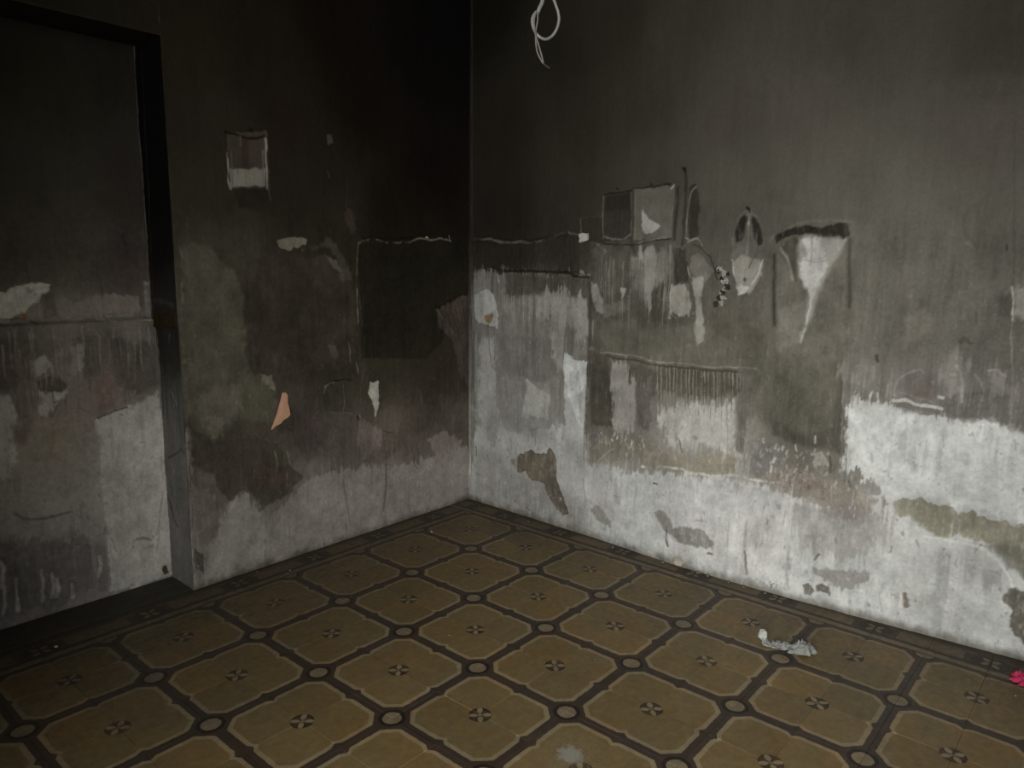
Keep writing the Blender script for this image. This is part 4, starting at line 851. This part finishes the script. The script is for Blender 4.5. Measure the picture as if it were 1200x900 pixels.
a = fl(798, 661); lump('plaster_chunk', (a[0]-.02, a[1], .0004), .030, .036, .024, M_CHUNK, 'pale rough lump of fallen plaster at the foot of the right wall', 'rubble', 5)
a = fl(811, 664); lump('plaster_chunk', (a[0]-.015, a[1], .0004), .020, .022, .012, M_CHUNKD, 'small brown plaster crumb just right of the pale lump', 'rubble', 8)
# scattered crumbs, individually placed
crumbs = [(506, 624, .007), (824, 668, .010), (835, 672, .008), (857, 681, .007), (785, 655, .008), (697, 773, .005), (527, 745, .005), (838, 867, .004), (925, 716, .005), (1190, 816, .006), (730, 636, .008), (640, 604, .006), (872, 688, .006), (899, 694, .007), (302, 671, .006), (66, 759, .008), (340, 669, .006)]
names = ['white crumb of plaster on the dark tiles near the room corner', 'crumb of plaster nearest right of the fallen lumps', 'second plaster crumb right of the fallen lumps', 'crumb of plaster by the wall between the rubble and the paper scrap', 'crumb of plaster just left of the pale plaster lump',
         'tiny white grit speck on a brown tile in mid floor', 'tiny pale speck beside a rosette left of mid floor', 'tiny pale speck on the front tiles below the paper scrap', 'tiny pale speck on the border above the paper scrap', 'pale flake in front of the pink rag', 'crumb of plaster at the wall foot below the brown peeled hole',
         'crumb of plaster at the wall foot close to the corner', 'crumb of plaster at the wall foot above the paper scrap', 'larger crumb at the wall foot above the paper scrap', 'crumb of plaster at the foot of the left wall near the alcove', 'pale crumb on the border in front of the alcove', 'crumb at the foot of the left wall, second from the alcove']
for k, ((x, y, r), lb) in enumerate(zip(crumbs, names)):
    a = fl(x, y); lump('plaster_crumb', (min(a[0], .10), min(a[1], .15), .0004), r, r*random.uniform(.7, 1.1), r*.6, M_CHUNK if k in (0, 15) else M_CRUMB, lb, 'crumb', 20+k, None, 1, random.uniform(0, 3))
# --- crumpled strip of paper on the tiles
def crumple(name, spine, wid, hgt, mat, label, cat, seed, nu=46, nv=18, parent=None, loc=None):
    rs = np.random.RandomState(seed); P = np.array(spine, float); L_ = np.linspace(0, len(P)-1, nu); C = np.stack([np.interp(L_, range(len(P)), P[:, k]) for k in range(2)], 1)
    T_ = np.gradient(C, axis=0); T_ /= np.linalg.norm(T_, axis=1)[:, None]; Nn = np.stack([-T_[:, 1], T_[:, 0]], 1)
    W_ = np.interp(L_, range(len(wid)), wid); H = np.interp(L_, range(len(hgt)), hgt)
    U, V = np.meshgrid(np.arange(nu), np.linspace(-1, 1, nv), indexing='ij')
    n1 = fbm(U*.30, V*2.2, 1, 1, seed, 3); n2 = fbm(U*.5+9, V*3+3, 1, 1, seed+9, 3)
    z = (1-V**2*.8)*H[:, None]*(.62+.75*np.abs(n1)*1.6)+H[:, None]*.25*n2; z = np.maximum(z, .0012)
    z = np.where(np.abs(V) > .95, .0012+H[:, None]*.25*np.abs(n2), z)
    x = C[:, 0][:, None]+Nn[:, 0][:, None]*V*W_[:, None]*(1+.9*n2)+.008*n1; y = C[:, 1][:, None]+Nn[:, 1][:, None]*V*W_[:, None]*(1+.9*n2)+.008*n2
    o0 = np.array([C[:, 0].mean(), C[:, 1].mean()])
    vs = np.stack([x-o0[0], y-o0[1], z], -1).reshape(-1, 3).tolist()
    fs = [(i*nv+j, (i+1)*nv+j, (i+1)*nv+j+1, i*nv+j+1) for i in range(nu-1) for j in range(nv-1)]
    me = bpy.data.meshes.new(name); me.from_pydata(vs, [], fs); o = link(name, me, mat); o.location = (o0[0], o0[1], 0)
    sol = o.modifiers.new('thickness', 'SOLIDIFY'); sol.thickness = .0008; sol.offset = 1
    return tagit(o, None, label, cat)
M_PAPER = plain('dirty_tissue', (.25, .26, .24), .9, .35, 45, .5)
sp = [fl(*p)[:2] for p in ((895, 754), (903, 757), (915, 759), (928, 762), (938, 766), (950, 762))]
crumple('crumpled_paper', sp, [.016, .012, .020, .024, .034, .026], [.024, .012, .026, .026, .044, .030], M_PAPER, 'crumpled strip of dirty white paper lying on the patterned tiles', 'paper', 3)
a = fl(894, 753); lump('cotton_tuft', (a[0]-.004, a[1], .012), .014, .018, .020, plain('white_tuft', (.44, .45, .42), .9, .15, 60, .4), 'round white tuft at the left end of the crumpled paper', 'tuft', 4, sub_=3)
M_PINK = plain('pink_cloth', (.46, .035, .10), .8, .35, 70, .5)
sp = [fl(*p)[:2] for p in ((1186, 795), (1192, 796), (1200, 801), (1212, 806))]
crumple('pink_rag', sp, [.012, .024, .026, .022], [.010, .030, .030, .02], M_PINK, 'small crumpled bright pink rag by the right wall at the frame edge', 'rag', 6, 30, 14)

# --- nails left in the walls
M_NAIL = plain('rusty_nail', (.05, .04, .032), .5, .4, 80, .2, metal=.6)
def nail(p, out, label, r=.0035, l=.022):
    e = bpy.data.objects.new('nail', None); COL.objects.link(e); e.location = p; tagit(e, None, label, 'nail'); out = Vector(out)
    bm = bmesh.new(); tube(bm, [-out*.02, out*l], r*.6, 8); mesh_obj('shank', bm, M_NAIL, e)
    bm = bmesh.new(); tube(bm, [out*l, out*(l+.002), out*(l+.003)], [r*1.5, r*1.5, r], 10); mesh_obj('nail_head', bm, M_NAIL, e)
hr = lambda x, y: tuple(hit(x, y, 0, XR-.002)); hl = lambda x, y: tuple(hit(x, y, 1, YL-.002))
nail(hr(803, 199), (-1, 0, .2), 'dark nail at the top of the long soot streak on the right wall')
nail(hr(878, 245), (-1, 0, .2), 'dark nail above the oval soot mark on the right wall', .0045)
nail(hr(953, 268), (-1, 0, .2), 'nail above the white funnel-shaped mark on the right wall', .003)
nail(hr(725, 222), (-1, 0, .2), 'small nail above the dark square ghost mark on the right wall', .0025)
nail(hr(765, 217), (-1, 0, .2), 'small nail above the grey square ghost mark on the right wall', .0025)
nail(hl(289, 153), (0, -1, .2), 'nail above the pale switch box mark on the left wall', .004)
# --- salmon flake of brick-coloured paint on the left wall
def plate(name, pts, hitf, normal, base, thick, mat, label, cat, curl=0.):
    P = [Vector(hitf(*p)) for p in pts]; c = sum(P, Vector())/len(P); nrm = Vector(normal); bm = bmesh.new()
    f = [bm.verts.new(p-c+nrm*(base+thick)) for p in P]; b = [bm.verts.new((p-c)*1.03+nrm*(base-.012)) for p in P]; n = len(P)
    ctr = bm.verts.new(nrm*(base+thick*1.5))
    for k in range(n):
        bm.faces.new((f[k], f[(k+1) % n], ctr)); bm.faces.new((b[k], b[(k+1) % n], f[(k+1) % n], f[k]))
    bm.faces.new(b[::-1]); bmesh.ops.recalc_face_normals(bm, faces=bm.faces)
    o = mesh_obj(name, bm, mat, None, smooth=False); o.location = c; return tagit(o, None, label, cat)
M_SALMON = plain('bare_salmon_plaster', (.72, .42, .28), .9, .12, 50, .5)
plate('plaster_flake', [(331, 460), (334, 460), (336, 463), (336, 472), (338, 479), (339, 486), (336, 489), (331, 492), (328, 496), (322, 499), (318, 503), (321, 494), (325, 483), (328, 471)], lambda x, y: hit(x, y, 1, YL), (0, -1, 0), .004, .006, M_SALMON,
      'salmon pink triangular plaster flake in the middle of the left wall', 'flake')
plate('plaster_flake', [(679, 275), (684, 273), (689, 274), (690, 281), (686, 283), (681, 282)], lambda x, y: hit(x, y, 0, XR), (-1, 0, 0), .006, .004, plain('white_plaster_chip', (.48, .47, .44), .9, .12, 50, .5),
      'small white square flake on the right wall left of the two framed ghost marks', 'flake')
# --- burnt fitting: blistered lump with chips
c0 = Vector(hit(848, 337, 0, XR)); e = bpy.data.objects.new('burnt_fitting', None); COL.objects.link(e); e.location = c0
tagit(e, None, 'charred blistered wall fitting left of the oval soot mark on the right wall', 'fitting')
rs = random.Random(12); M_CHAR = plain('charred_plastic', (.035, .032, .027), .7, .4, 90, .6); M_BLIS = plain('blistered_plaster', (.34, .33, .29), .8, .4, 90, .6)
from mathutils import noise as mn
for k in range(24):
    t = k/23; px = 843+9*math.sin(t*3.3+.2)+rs.uniform(-5, 5); py = 314+t*42+rs.uniform(-3, 3); p = Vector(hit(px, py, 0, XR-.004))-c0
    bm = bmesh.new(); bmesh.ops.create_icosphere(bm, subdivisions=2, radius=1); s = rs.uniform(.005, .014)
    for v in bm.verts:
        kk = .9+.9*mn.noise(v.co*1.6+Vector((k*3.7, 0, 0)))+.5*mn.noise(v.co*4+Vector((0, k, 0))); v.co = Vector((v.co.x*s*.8*kk, v.co.y*s*kk, v.co.z*s*kk*rs.uniform(1, 1.3)))+p
    mesh_obj('charred_blister' if k % 2 else 'pale_blister', bm, M_CHAR if k % 2 else M_BLIS, e, smooth=False)
